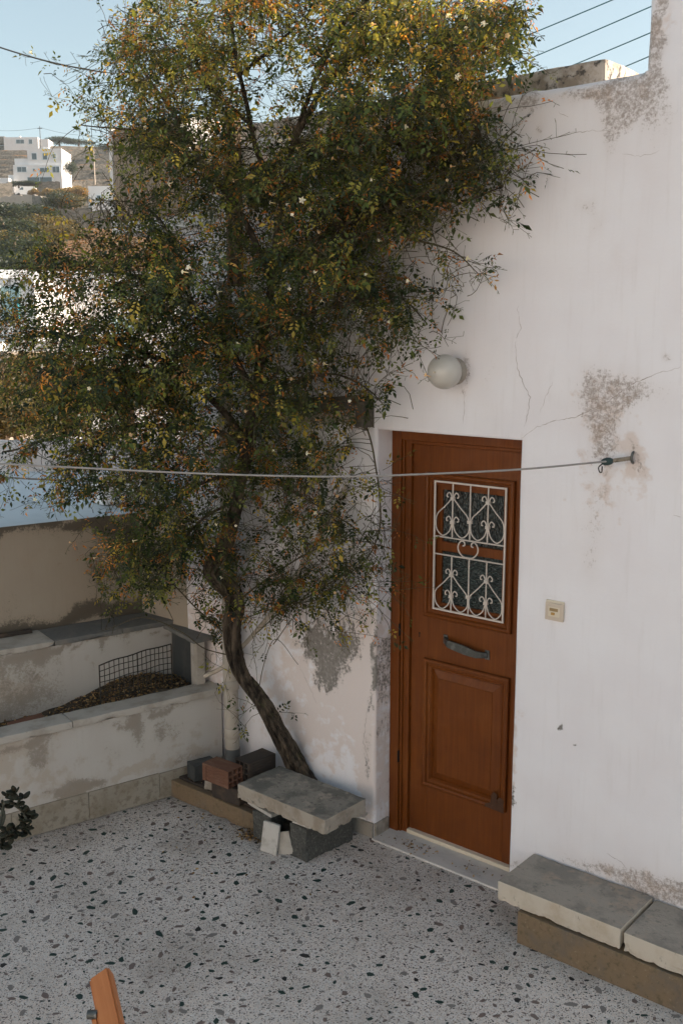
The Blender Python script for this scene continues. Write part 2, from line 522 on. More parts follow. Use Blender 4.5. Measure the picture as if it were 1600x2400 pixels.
CHM = {}
for k in range(14):
    for c in range(4):
        mb = MB(); p = chip_mesh(k); n = len(p)
        mb.add([(x, y, 0) for x, y in p] + [(x * .93, y * .93, .0011) for x, y in p] , [tuple(range(n, 2 * n))] + [(i, (i + 1) % n, n + (i + 1) % n, n + i) for i in range(n)])
        me = mb.mesh('stone_chip'); me.materials.append(CHIP[c]); CHM[k, c] = me


def seen(x, y):
    q = np.array([x, y, 0]) - CAM
    f = q @ cF; px = CX + F * (q @ RGT) / f; py = CY - F * (q @ cU) / f
    return f, -20 < px < 1620 and 1850 < py < 2420


rank = []
for (x, y, r) in chips:
    f, s_ = seen(x, y)
    rank.append(((r / f) if s_ else 0, x, y, r))
rank.sort(reverse=True)
rest = MB(); rest_m = []
for i, (q, x, y, r) in enumerate(rank):
    c = random.choices([0, 1, 2, 3], [.33, .31, .27, .09])[0]; k = random.randrange(14); a = random.uniform(0, 6.28)
    if i < 300 and q > 0:
        obj_from(CHM[k, c], 'stone_chip', None, floor, (x, y, 0), (0, 0, a), (r, r, 1))
    else:
        p = chip_mesh(k); ca, sa = math.cos(a) * r, math.sin(a) * r; n = len(p)
        P = [(x + u * ca - v * sa, y + u * sa + v * ca) for u, v in p]
        rest.add([(u, v, .0011) for u, v in P], [tuple(range(n))]); rest_m.append(c)
for _ in range(5200):
    x, y = random.uniform(-1.7, 2.4), random.uniform(-3.4, -.03)
    if np.dot(np.array([x, y, 0]) - PC, PM) > -.02 or (y > -.40 and x < -.28): continue
    r = random.uniform(.0032, .0068)
    if not free(x, y, r + .001): continue
    p = chip_mesh(random.randrange(14)); a = random.uniform(0, 6.28); ca, sa = math.cos(a) * r, math.sin(a) * r; n = len(p)
    rest.add([(x + u * ca - v * sa, y + u * sa + v * ca, .0009) for u, v in p], [tuple(range(n))]); rest_m.append(random.choices([0, 1, 2, 3], [.18, .40, .30, .12])[0])
rest_o = tag(rest.build('stone_chips', CHIP[0], floor), kind='stuff')
for c in CHIP[1:]: rest_o.data.materials.append(c)
rest_o.data.polygons.foreach_set('material_index', rest_m)

# ------------------------------------------------------------------ the white house
DW, DH = .87, 2.31          # door opening
TX = 1.394                  # left edge of the taller block
WT = 3.875                  # wall top
WL = -1.53                  # left end of the wall


def px_blob(px, py, rx, ry, amp, ch, t=0.0):
    p = wl(px, py, t); a = wl(px + rx, py, t); b = wl(px, py + ry, t)
    return (p[0], p[2], abs(a[0] - p[0]) + .004, abs(b[2] - p[2]) + .004, amp, ch)


BL = [px_blob(*b) for b in [
    (1425, 960, 60, 95, .62, 0), (1480, 905, 55, 50, .42, 0), (1400, 890, 40, 45, .55, 0), (1412, 1045, 28, 60, .5, 0), (1402, 1165, 50, 60, .42, 0),
    (1385, 1245, 50, 50, .36, 0), (1382, 1325, 28, 45, .42, 0), (1487, 1078, 16, 45, .55, 0), (1560, 940, 50, 60, .3, 0), (1330, 960, 60, 30, .26, 0),
    (1455, 195, 75, 38, .85, 0), (1440, 250, 60, 60, .6, 0), (1390, 212, 150, 22, .6, 0), (1470, 262, 26, 30, .75, 0), (1240, 235, 22, 45, .6, 0), (1160, 245, 70, 40, .55, 0),
    (1430, 330, 26, 40, .4, 0), (1375, 485, 26, 22, .55, 0), (1405, 525, 22, 30, .42, 0), (1455, 610, 10, 30, .3, 0), (1255, 300, 8, 14, .7, 0),
    (1535, 40, 22, 60, .8, 0), (1530, 130, 22, 60, .5, 0), (1560, 105, 14, 14, .6, 0), (1565, 250, 30, 60, .36, 0), (1535, 100, 12, 200, .5, 0), (1140, 890, 30, 140, .36, 0),
    (1580, 2095, 170, 45, .62, 0), (1480, 2055, 110, 30, .55, 0), (1340, 2012, 60, 16, .4, 0), (1210, 2030, 16, 14, .55, 0), (1550, 806, 8, 6, .9, 0), (1320, 1703, 6, 10, 1, 1),
    (1085, 860, 14, 50, .8, 0), (1070, 925, 20, 14, .4, 0), (1302, 1400, 24, 10, .35, 0), (1020, 330, 80, 60, .3, 0),
    (742, 1500, 42, 64, .62, 1), (815, 1490, 34, 64, .62, 1), (780, 1545, 46, 36, .36, 1), (767, 1602, 46, 36, .58, 1), (868, 1570, 9, 130, .62, 1), (862, 1800, 10, 50, .5, 1),
    (1213, 1880, 9, 24, .75, 1), (1207, 1800, 6, 60, .4, 1), (1345, 1760, 4, 4, .7, 1), (866, 1740, 10, 40, .55, 0),
    (785, 1570, 105, 150, .75, 2), (860, 1520, 45, 160, .6, 2), (865, 1840, 32, 120, .8, 2), (720, 1730, 90, 80, .4, 2), (1205, 1760, 16, 120, .55, 2), (1500, 2070, 160, 45, .5, 2),
    (640, 1600, 80, 160, .35, 2), (1425, 960, 80, 130, .5, 2), (1400, 1180, 60, 100, .4, 2), (1487, 1078, 24, 60, .55, 2), (1545, 50, 40, 110, .5, 2), (480, 1500, 60, 200, .7, 2), (470, 1550, 50, 150, .45, 0),
    (1400, 215, 160, 30, .5, 2), (1550, 400, 60, 200, .25, 0)]]


def wwear(x, z):
    c = [0, 0, 0]
    w1 = mnoise.noise_vector(Vector((x * 4, 1, z * 4))) * .055 + mnoise.noise_vector(Vector((x * 13, 5, z * 13))) * .028
    x += w1.x; z += w1.z
    for (bx, bz, rx, rz, a, ch) in BL:
        q = ((x - bx) / rx) ** 2 + ((z - bz) / rz) ** 2
        if q < 6: c[ch] += a * math.exp(-q * .9)
    c[0] += .16 * math.exp(-z / .15) if x < 0 else 0
    e = abs(x) if z < DH else 9
    if x <= 0 and z < DH: c[1] += .22 * math.exp(-e / .02) * (1 if z < 1.3 else .2)
    return (min(.68, c[0]), min(.7, c[1]), min(.8, c[2]))


def wavy(x, z):
    return .004 * math.sin(2.1 * x + 1.3 * z) + .003 * math.sin(5.3 * x - 3.1 * z + 1) + .0022 * math.sin(9.7 * z + 4.1 * x) + .002 * mnoise.noise(Vector((x * 3, 0, z * 3)))


def edge_round(d, r):
    if d >= r: return 0.0
    d = max(d, 0.0)
    return r - math.sqrt(max(r * r - (r - d) ** 2, 0))


def wpos(x, z):
    y = wavy(x, z)
    w = 1.0
    # rounded plaster arrises: door opening and the free edge of the taller block
    if z < DH + .02:
        if x <= .001: y += edge_round(-x + .0, .018) + (.004 * mnoise.noise(Vector((0, 3, z * 14))) * math.exp(x / .03))
        if x >= DW - .001: y += edge_round(x - DW, .012)
    if -.001 <= x <= DW + .001 and z >= DH - .001: y += edge_round(z - DH, .008)
    if z > WT - .001: y += edge_round(x - TX, .03)
    if x < TX: y += edge_round(WT - z, .045)
    zz = z
    if x < TX and z > WT - .08: zz += .012 * mnoise.noise(Vector((x * 2.3, 5, 0))) + .006 * mnoise.noise(Vector((x * 11, 5, 0)))
    xx = x
    if z > WT and x < TX + .03: xx += .012 * mnoise.noise(Vector((2, 8, z * 3)))
    return (xx, y, zz)


def merged(a, b, step, fixed):
    v = list(np.arange(a, b, step)) + [b]
    v = [q for q in v if all(abs(q - f) > step * .45 for f in fixed)] + [f for f in fixed if a <= f <= b]
    return sorted(v)


house = empty('white_house', (0, 0, 0), 'white plastered house with stained walls behind the brown door', 'house')
gx = merged(WL, 2.4, .0155, [WL, -.017, -.011, -.005, -.001, 0, DW, DW + .004, DW + .012, TX, TX + .008, TX + .03]) + [3.2, 4.5, 6.0, 9.0]
gz = merged(0, 4.36, .0155, [0, DH, DH + .004, DH + .008, WT - .045, WT - .03, WT - .015, WT - .006, WT]) + [] 
wall = obj_from(grid_mesh('wall', gx, gz, wpos, wwear,
                          skip=lambda x, z: (0 < x < DW and z < DH) or (x < TX and z > WT)), 'wall', M['plaster'], house)
# door reveals (left, right, head)
def rwear(y, z):
    c = wwear(-.01, z)
    return (c[0] + .25 * max(0, .9 - z) + .12, c[1] * .5 + (.22 if .1 < z < 1.15 else .05), c[2] * .7 + .1 * max(0, 1.3 - z))
ry = np.linspace(0, .30, 21)
obj_from(grid_mesh('door_reveal', ry, merged(0, DH, .0155, [0, DH]), lambda y, z: (.003 * mnoise.noise(Vector((1, y * 9, z * 6))), y + edge_round(0, .018) * (1 - y / .3) ** 6, z), rwear), 'door_reveal', M['plaster'], house)
mb = MB(); mb.add([(DW, .011, 0), (DW, .30, 0), (DW, .30, DH), (DW, .011, DH)], [(3, 2, 1, 0)])
mb.add([(0, .008, DH), (DW, .008, DH), (DW, .30, DH), (0, .30, DH)], [(3, 2, 1, 0)])
mb.build('door_reveal', M['plaster'], house)
# body of the house: end wall, roof, far wall, taller block
mb = MB(); mb.box(WL, WL + .4, .02, 5.0, -.2, WT - .03)
mb.build('end_wall', M['plaster'], house)
mb = MB(); mb.box(WL + .01, TX + .2, .045, 5.0, WT - .3, WT - .004)
mb.build('flat_roof', M['plaster'], house)
mb = MB(); mb.box(WL + .41, 9.0, 4.6, 5.0, -.2, WT - .31)
mb.build('rear_wall', M['plaster'], house)
mb = MB(); mb.box(TX + .01, 9.0, .05, .42, WT + .0, 4.36)
mb.build('raised_front', M['plaster'], house)
mb = MB(); mb.box(-2.1, WL - .002, .006, .4, 0, 1.66); mb.build('low_return', M['plaster_dirty'], house)
# stained kerb on the roof edge, its end catches the sun
M['roof_kerb'] = weathered('stained_roof_kerb', (.50, .44, .38), [(9, (.27, .215, .16), .42, .62, .9, I3), (24, (.06, .055, .05), .52, .64, .9, I3), (5, (.68, .63, .58), .55, .72, .8, I3)], .95, (30, .6, .012))
rough_block('roof_kerb', (2.7, .62, .22), M['roof_kerb'], house, (1.071 - 1.35, .61, 3.925), (0, 0, 0), .018, 40, .007, 3, .02)
# skirting left of the door
M['skirt'] = weathered('worn_skirting', (.36, .325, .28), [(14, (.22, .19, .155), .45, .7, .8, I3), (50, (.10, .09, .075), .62, .72, .6, I3)], .85, (50, .4, .004))
rough_block('skirting', (.30, .016, .085), M['skirt'], house, (-.155, -.004, .043), (0, 0, 0), .004, 8, .0015, 5)
rough_block('skirting', (.016, .12, .085), M['skirt'], house, (.004, .064, .043), (0, 0, 0), .004, 4, .0015, 6)

# hairline cracks: thin open joints following the plaster
def crack(pxs, w, seed):
    rr = random.Random(seed)
    pts = []
    for (x0, y0), (x1, y1) in zip(pxs[:-1], pxs[1:]):
        a, b = wl(x0, y0), wl(x1, y1)
        k = max(2, int(np.linalg.norm(b - a) / .012))
        for i in range(k):
            p = a + (b - a) * i / k
            pts.append((p[0] + rr.uniform(-.004, .004), p[2] + rr.uniform(-.004, .004)))
    mb = MB(); vs = []; fs = []
    for i, (x, z) in enumerate(pts):
        j, k = max(i - 1, 0), min(i + 1, len(pts) - 1)
        tx, tz = pts[k][0] - pts[j][0], pts[k][1] - pts[j][1]
        L_ = math.hypot(tx, tz) + 1e-9
        ww = w * rr.uniform(.25, 1.0) * (1 - .7 * abs(2 * i / len(pts) - 1) ** 3)
        nx, nz = -tz / L_ * ww, tx / L_ * ww
        y = wavy(x, z) - .0012
        vs += [(x + nx, y, z + nz), (x - nx, y, z - nz)]
    for i in range(len(pts) - 1): fs.append((2 * i, 2 * i + 1, 2 * i + 3, 2 * i + 2))
    mb.add(vs, fs)
    return mb.build('crack', M['crack'], house)


M['crack'] = weathered('plaster_crack', (.36, .31, .28), [(30, (.20, .16, .14), .4, .7, .8, I3)], .95, None, .1)  # brown-grey colour of the hairline crack ribbons
for i, (pxs, w) in enumerate([
    ([(1208, 800), (1212, 860), (1225, 895), (1243, 930), (1238, 970), (1226, 1005)], .0015),
    ([(1222, 1028), (1250, 1005), (1300, 985), (1350, 978), (1385, 960), (1420, 945), (1480, 900), (1540, 875), (1600, 858)], .0018),
    ([(1212, 720), (1220, 770), (1208, 800)], .0011), ([(1243, 930), (1250, 932)], .001), ([(1265, 970), (1280, 930), (1298, 890)], .0008),
    ([(1330, 312), (1380, 306), (1440, 304)], .0012), ([(1305, 262), (1335, 278)], .001), ([(1455, 358), (1500, 366), (1550, 352)], .0009),
    ([(1082, 905), (1090, 950), (1085, 1000)], .0011), ([(1420, 2000), (1455, 2020), (1475, 2045)], .0012), ([(1540, 2060), (1600, 2095)], .0012),
    ([(870, 1490), (885, 1560), (890, 1640)], .0012), ([(700, 1560), (730, 1620), (745, 1655)], .0012), ([(860, 1660), (852, 1740), (868, 1790)], .0016),
    ([(1520, 210), (1540, 170), (1556, 150)], .0011), ([(1575, 1205), (1600, 1212)], .0009)]):
    crack(pxs, w, i)

# upper left end: ribbed sheet, board, posts, louvre, ledge
mb = MB(); x0, x1 = -2.09, -1.44; n = 190
vs = []; 
for i in range(n + 1):
    x = x0 + (x1 - x0) * i / n
    vs += [(x, -.02 + .006 * math.cos(i * 2 * math.pi / 5), 3.50), (x, -.02 + .006 * math.cos(i * 2 * math.pi / 5), 4.05)]
mb.add(vs, [(2 * i, 2 * i + 2, 2 * i + 3, 2 * i + 1) for i in range(n)], False)
mb.build('ribbed_panel', M['corrugated'], house)
mb = MB(); mb.box(-2.12, -1.42, .0, .9, 3.43, 4.07); mb.box(-2.125, -2.095, -.03, .0, 3.43, 4.08); mb.box(-2.10, -1.20, -.04, .0, 3.43, 3.495)
mb.build('panel_box', M['white_panel'], house)
rough_block('board', (.30, .03, .46), M['white_panel'], house, (-1.20, -.022, 3.66), bevel=.003)
for x in (-1.035, -.985): rough_block('post', (.035, .05, .95), M['post'], house, (x, -.03, 3.55), bevel=.004, cuts=8, jitter=.001)
mb = MB(); mb.box(-.90, -.70, -.012, -.002, 3.50, 3.74); lo = mb.build('louvre_vent', M['hole'], house)
for k in range(7):
    mb = MB(); mb.box(-.09, .09, -.012, .012, -.003, .003); mb.build('slat', M['iron'], lo, (-.80, -.024, 3.525 + k * .032), (R(35), 0, 0))

# ------------------------------------------------------------------ the door
door = empty('front_door', (DW / 2, .18, 0), 'brown panelled wooden door with white wrought iron grille and marble threshold', 'door')
door_off = np.array([DW / 2, .18, 0])
def dpart(mb, name, mat, parent=door):
    b = door_off if parent is door else door_off
    mb.v = [(p[0] - b[0], p[1] - b[1], p[2] - b[2]) for p in mb.v]
    return mb.build(name, mat, parent)


def bbox(name, x0, x1, y0, y1, z0, z1, mat, parent=None, bevel=.003):
    p = door if parent is None else parent
    o = rough_block(name, (x1 - x0, y1 - y0, z1 - z0), mat, p, (np.array([(x0 + x1) / 2, (y0 + y1) / 2, (z0 + z1) / 2]) - door_off).tolist(), bevel=bevel)
    return o


def bevelled(mb, x0, x1, z0, z1, prof):
    """a closed picture-frame moulding: prof = list of (inset, y)"""
    n = len(prof); vs = []; fs = []
    for (sx, sz) in ((0, 0), (1, 0), (1, 1), (0, 1)):
        for (i, y) in prof:
            vs.append((x0 + i if sx == 0 else x1 - i, y, z0 + i if sz == 0 else z1 - i))
    for c in range(4):
        d = (c + 1) % 4
        for k in range(n - 1):
            fs.append((c * n + k, d * n + k, d * n + k + 1, c * n + k + 1))
    mb.add(vs, fs)


P = M['door_paint']
# frame: jambs and head, stepped
for nm, (x0, x1) in {'left': (.002, .062), 'right': (.815, .868)}.items():
    bbox('frame_jamb', x0, x1, .134, .26, .0, DH - .003, P)
bbox('frame_step', .063, .113, .158, .26, .0, 2.249, P)
bbox('frame_step', .788, .814, .158, .26, .0, 2.249, P)
bbox('frame_bead', .0635, .077, .145, .1575, .0, 2.249, P, bevel=.004)
bbox('frame_head', .063, .814, .136, .26, 2.251, DH - .004, P)
bbox('frame_head_bead', .114, .787, .150, .172, 2.232, 2.2495, P, bevel=.004)
# leaf: stiles and rails around the openings
leaf_y0, leaf_y1 = .176, .216
bbox('stile', .1155, .228, leaf_y0, leaf_y1, .037, 2.229, P, bevel=.002)
bbox('stile', .722, .786, leaf_y0, leaf_y1, .037, 2.229, P, bevel=.002)
bbox('rail', .2282, .7218, leaf_y0 + .0007, leaf_y1, 2.062, 2.229, P, bevel=.0015)
bbox('rail', .2282, .7218, leaf_y0 + .0007, leaf_y1, 1.042, 1.322, P, bevel=.0015)
bbox('rail', .2282, .7218, leaf_y0 + .0007, leaf_y1, .037, .352, P, bevel=.0015)
# upper (glazed) surround and lower panel surround
mb = MB(); bevelled(mb, .204, .746, 1.300, 2.084, [(0, .1755), (0, .158), (.006, .152), (.014, .150), (.022, .155), (.026, .166), (.033, .166), (.036, .160), (.044, .160), (.050, .168), (.062, .168), (.064, .20)])
dpart(mb, 'window_moulding', P)
mb = MB(); bevelled(mb, .211, .746, .330, 1.064, [(0, .1755), (0, .156), (.006, .151), (.014, .150), (.022, .155), (.026, .165), (.034, .165), (.037, .160), (.045, .161), (.052, .172), (.056, .182)])
dpart(mb, 'panel_moulding', P)
mb = MB(); bevelled(mb, .262, .695, .381, 1.013, [(0, .182), (.004, .181), (.045, .164), (.047, .1605)])
mb.add([(.309, .1605, .428), (.648, .1605, .428), (.648, .1605, .966), (.309, .1605, .966)], [(0, 1, 2, 3)])
dpart(mb, 'raised_panel', P)
bbox('drip_strip', .116, .786, .150, .178, .012, .036, M['bell_inner'], bevel=.003)
# broken corner of the lower moulding: bare grey wood
mb = MB()
M['bare_wood'] = weathered('bare_weathered_wood', (.085, .040, .022), [(30, (.05, .028, .018), .45, .65, .8, (3, 3, .5)), (60, (.15, .10, .07), .62, .7, .6, I3)], .9, (60, .6, .004))
rr = random.Random(4)
for (x0, x1, z0, z1) in [(.665, .70, .352, .42), (.63, .742, .334, .362), (.70, .738, .36, .40)]:
    mb.add([(x0 + rr.uniform(-.006, .006), .1495, z0), (x1, .1495, z0 + rr.uniform(-.006, .006)), (x1 + rr.uniform(-.004, .006), .1495, z1), ((x0 + x1) / 2, .1485, z1 + .012), (x0, .1495, z1 - .008)], [(0, 1, 2, 3, 4)])
dpart(mb, 'broken_patch', M['bare_wood'])
# inner sash with rippled panes
bbox('sash_stile', .269, .300, .184, .214, 1.366, 2.02, P, bevel=.002)
bbox('sash_stile', .680, .710, .184, .214, 1.366, 2.02, P, bevel=.002)
bbox('sash_rail', .3002, .6798, .185, .213, 1.366, 1.385, P, bevel=.002)
bbox('sash_rail', .3002, .6798, .185, .213, 2.00, 2.02, P, bevel=.002)
bbox('glazing_bar', .3002, .6798, .180, .213, 1.672, 1.722, P, bevel=.003)


def glass_mat(name, sc_x, sc_z, tint):
    t = NT(name)
    v = t.voro(1.0, t.map(scale=(sc_x, 1, sc_z)))
    h = t.math('MULTIPLY_ADD', t.noise(40, 3), .4, v)
    col = t.mix(t.ramp(v, .1, .6), tint, (tint[0] * .35, tint[1] * .35, tint[2] * .35))
    return t.done(col, .16, 0, t.bump(h, 1.0, .012), .6)


for (z0, z1, mt) in ((1.3852, 1.6718, glass_mat('rippled_glass_low', 55, 105, (.085, .115, .11))), (1.7222, 1.9998, glass_mat('rippled_glass_up', 85, 45, (.085, .10, .094)))):
    bbox('pane', .3003, .6797, .197, .202, z0, z1, mt, bevel=0)

# grille
gr = MB()
G = M['grille_paint']
gy = .150
grille = obj_from(bpy.data.meshes.new('grille'), 'grille', G, door)   # filled below with the outer frame
fr = MB()
def flat(mb, x0, x1, z0, z1, t=.004): mb.box(x0, x1, gy - t, gy + t, z0, z1)
gx0, gx1, gz0, gz1 = .272, .710, 1.354, 2.050
flat(fr, gx0, gx0 + .009, gz0, gz1); flat(fr, gx1 - .009, gx1, gz0, gz1)
flat(fr, gx0 + .009, gx1 - .009, gz1 - .009, gz1); flat(fr, gx0 + .009, gx1 - .009, gz0, gz0 + .009)
fr.v = [(p[0] - door_off[0], p[1] - door_off[1], p[2]) for p in fr.v]
me = fr.mesh('grille'); me.materials.append(G); grille.data = me


def bar(pts, r=.0042, n=6, name='bar', per=6):
    mb = MB()
    P_ = spline([(x, gy + dy, z) for (x, z, dy) in pts], per) if len(pts) > 2 else [(x, gy + dy, z) for (x, z, dy) in pts]
    mb.tube(P_, r, n)
    dpart(mb, name, G, grille)


for z in (1.7535, 1.659): bar([(gx0 + .009, z, 0), (gx1 - .009, z, 0)])
for (za, zb) in ((1.7585, 2.042), (1.362, 1.654)):
    W3 = [.388, .4955, .602]
    for x in W3: bar([(x, za, 0), (x, zb, 0)])
    H_ = zb - za
    for x in (W3[0], W3[2]):
        xl, xr = (gx0 + .012, W3[1] - .004) if x < .45 else (W3[1] + .004, gx1 - .012)
        top = za + H_ * (.72 if za > 1.6 else .66)
        for sgn, xe in ((-1, xl), (1, xr)):
            e = xe - x
            # heart half: from the upper clip, out and down, round the foot, up to the lower clip, curling out
            zl = za + .028 + .05
            bar([(x + sgn * .007, top, 0), (x + e * .46, top - .044, 0), (x + e * .90, top - .088, 0), (xe, za + .072, 0), (x + e * .92, za + .030, 0), (x + e * .58, za + .004, 0), (x + e * .22, za + .026, 0), (x + sgn * .007, zl - .016, 0), (x + sgn * .008, zl + .006, 0)], .0036, 6, 'scroll')
            for zz, k in ((zl + .004, 1.0), (top + .004, .95)):
                bar([(x + sgn * .008, zz - .006, 0), (x + sgn * .010 * k, zz + .014, 0), (x + sgn * .022 * k, zz + .027, 0), (x + sgn * .036 * k, zz + .018, 0), (x + sgn * .036 * k, zz + .004, 0), (x + sgn * .028 * k, zz + .003, 0)], .0036, 6, 'scroll')
        for zz in (za + .078, top):
            mb = MB(); mb.box(x - .011, x + .011, gy - .008, gy + .008, zz - .008, zz + .008); dpart(mb, 'clip', G, grille)
    mb = MB(); mb.box(W3[1] - .012, W3[1] + .012, gy - .008, gy + .008, za + .085, za + .101); dpart(mb, 'clip', G, grille)
for sgn in (-1, 1):
    x = .49
    bar([(x, 1.664, -.005), (x + sgn * .03, 1.667, -.005), (x + sgn * .056, 1.692, -.005), (x + sgn * .060, 1.722, -.005), (x + sgn * .042, 1.748, -.005), (x + sgn * .024, 1.744, -.005), (x + sgn * .020, 1.728, -.005), (x + sgn * .032, 1.723, -.005)], .004, 6, 'scroll')

# handle bar: two flanges and a bowed flat grip
hd = empty('handle', (0, 0, 0)); hd.parent = door
sl = -.128
for x in (.345, .605):
    z = 1.176 + (x - .475) * sl
    rough_block('flange', (.028, .006, .05), M['iron'], hd, (x - door_off[0], .172 - door_off[1], z), (0, 0, 0), .002)
mb = MB()
for i in range(13):
    u = i / 12; x = .340 + .27 * u; z = 1.176 + (x - .475) * sl
    y = .168 - .042 * min(1, math.sin(math.pi * u) * 2.2)
    h = .013 + .010 * math.sin(math.pi * u)
    ring = [(x, y - .006, z - h), (x, y + .005, z - h), (x, y + .005, z + h), (x, y - .006, z + h)]
    mb.v += ring
    if i: b = (i - 1) * 4; mb.f += [(b + k, b + (k + 1) % 4, b + 4 + (k + 1) % 4, b + 4 + k) for k in range(4)]; mb.sm += [False] * 4
mb.f += [(3, 2, 1, 0), (48, 49, 50, 51)]; mb.sm += [False] * 2
dpart(mb, 'grip', M['iron'], hd)
mb = MB(); mb.tube([(.170, .1765, 1.193), (.170, .1745, 1.193)], .0055, 10); mb.box(.1675, .1725, .1745, .1762, 1.170, 1.190); dpart(mb, 'keyhole', M['hole'])
for z in (1.20, .46): bbox('strike_plate', .058, .0625, .1325, .15, z - .035, z + .035, M['hole'], bevel=.001)
bbox('threshold', .004, DW - .004, -.028, .30, -.006, .011, M['marble'], bevel=.003)

# ------------------------------------------------------------------ things on the wall
p = wl(1045, 871)
lamp = empty('wall_lamp', (.492, 0, 2.624), 'round frosted globe wall lamp above the brown door', 'lamp')
me = bpy.data.meshes.new('globe'); bm = bmesh.new()
bmesh.ops.create_uvsphere(bm, u_segments=40, v_segments=24, radius=.084)
for f in bm.faces: f.smooth = True
for v in bm.verts: v.co = Vector((v.co.x, v.co.z * .96, v.co.y))
bm.to_mesh(me); bm.free()
obj_from(me, 'globe', M['globe'], lamp, (0, -.098, 0))
mb = MB(); mb.tube([(0, .012, 0), (0, -.020, 0), (0, -.028, 0), (0, -.040, 0)], [.066, .064, .055, .052], 28); mb.build('base_plate', M['skirt'], lamp)
mb = MB(); mb.tube([(0, -.188, 0), (0, -.180, 0)], [.004, .005], 8); mb.build('screw', M['bell_inner'], lamp)

bell = empty('doorbell', (1.081, 0, 1.517), 'cream square doorbell with amber window on the white wall', 'doorbell')
rough_block('back_plate', (.094, .010, .088), M['bell_inner'], bell, (-.003, -.002, .006), bevel=.002)
rough_block('cover', (.094, .012, .084), M['bell'], bell, (0, -.012, -.002), bevel=.0035)
rough_block('insert', (.060, .004, .046), M['bell_inner'], bell, (.001, -.0195, -.001), bevel=.001)
rough_block('name_window', (.044, .002, .015), M['bell_amber'], bell, (.0, -.0222, .010), bevel=.0005)
rough_block('push_button', (.018, .007, .012), M['bell_button'], bell, (-.003, -.0245, -.009), bevel=.002)

# clothesline: cord, clamp, wire loop, twine and wall hook
hk = wl(1483, 1070)
lineA = empty('clothesline', tuple(hk), 'taut grey clothesline cord fixed to the wall hook right of the door', 'clothesline')
def rel(pts, o): return [np.array(q) - np.array(o) for q in pts]
ends = [wl(1425, 1081, -.075), at(1220, 1100, 4.2), at(1000, 1111, 4.22), at(800, 1117, 4.24), at(600, 1114, 4.26), at(400, 1107, 4.28), at(200, 1097, 4.3), at(0, 1087, 4.32), at(-300, 1070, 4.35)]
mb = MB(); mb.tube(rel(spline(ends, 10), hk), .0043, 8); mb.build('cord', M['cord'], lineA)
mb = MB(); a, b = wl(1436, 1080, -.066), wl(1408, 1083, -.084); mb.tube(rel([a, a + (b - a) * .2, (a + b) / 2 + [0, 0, 0], a + (b - a) * .8, b], hk), [.008, .0155, .018, .015, .008], 10)
mb.build('clamp', M['knob'], lineA)
mb = MB(); pts = spline([wl(1412, 1086, -.08), wl(1402, 1095, -.082), wl(1404, 1106, -.085), wl(1409, 1106, -.085), wl(1410, 1093, -.082)], 8); mb.tube(rel(pts, hk), .0028, 6)
mb.build('wire_loop', M['blackmetal'], lineA)
mb = MB(); pts = spline([wl(1432, 1080, -.068), wl(1448, 1078, -.05), wl(1462, 1076, -.035), wl(1480, 1074, -.012)], 6)
rd = [.0075 + .003 * abs(math.sin(i * 1.7)) for i in range(len(pts))]; mb.tube(rel(pts, hk), rd, 7); mb.build('twine', M['twine'], lineA)
mb = MB(); pts = spline([wl(1483, 1060, .0), wl(1481, 1063, -.02), wl(1479, 1072, -.026), wl(1480, 1082, -.02), wl(1482, 1085, -.002)], 6); mb.tube(rel(pts, hk), .0062, 7); mb.build('hook', M['iron'], lineA)
q0 = at(300, 1131, 6.3)
lineB = empty('clothesline', tuple(at(420, 1130, 6.6)), 'thinner second cord hanging just below the main clothesline at left', 'clothesline')
o = np.array(lineB.location)
mb = MB(); mb.tube(rel(spline([at(420, 1126, 6.6), at(300, 1131, 6.5), at(150, 1126, 6.4), at(0, 1118, 6.3), at(-300, 1098, 6.1)], 8), o), .0055, 6); mb.build('cord', M['cord'], lineB)

# beam end, batten and cane that carry the vine
bo = wl(868, 965)
beam = empty('wall_beam', (bo[0], 0, bo[2]), 'short dark old beam fixed along the wall left of the door head', 'beam')
rough_block('beam', (.72, .075, .075), M['beam'], beam, (-.38, -.055, .025), (0, R(-4), 0), .008, 12, .004, 2)
rough_block('end_block', (.055, .10, .135), M['beam'], beam, (.0, -.05, -.01), bevel=.006, cuts=5, jitter=.004)
rough_block('batten', (.50, .03, .05), M['batten'], beam, (-.29, -.022, -.045), (0, R(-4), 0), .003, 8, .0015)
for nm, pts, r, lab in [('cane', [(700, 1160), (735, 1125), (825, 1042)], .016, 'pale stick leaning on the wall below the dark beam'), ('hose', [(812, 1140), (740, 1270), (700, 1340), (660, 1405), (600, 1480), (545, 1540), (520, 1565), (480, 1585)], .013, 'pale ribbed hose hanging behind the vine trunk down to the planter')]:
    P_ = [wl(x, y, -.03 - .0003 * i * 60) for i, (x, y) in enumerate(pts)]
    o = P_[0]; e = empty(nm, tuple(o), lab, nm)
    mb = MB(); S_ = spline(P_, 14)
    mb.tube(rel(S_, o), [r * (1 + (.10 * (i % 2) if nm == 'hose' else .03 * math.sin(i))) for i in range(len(S_))], 9)
    mb.build('shaft' if nm == 'cane' else 'ribbed_tube', M['batten'], e)

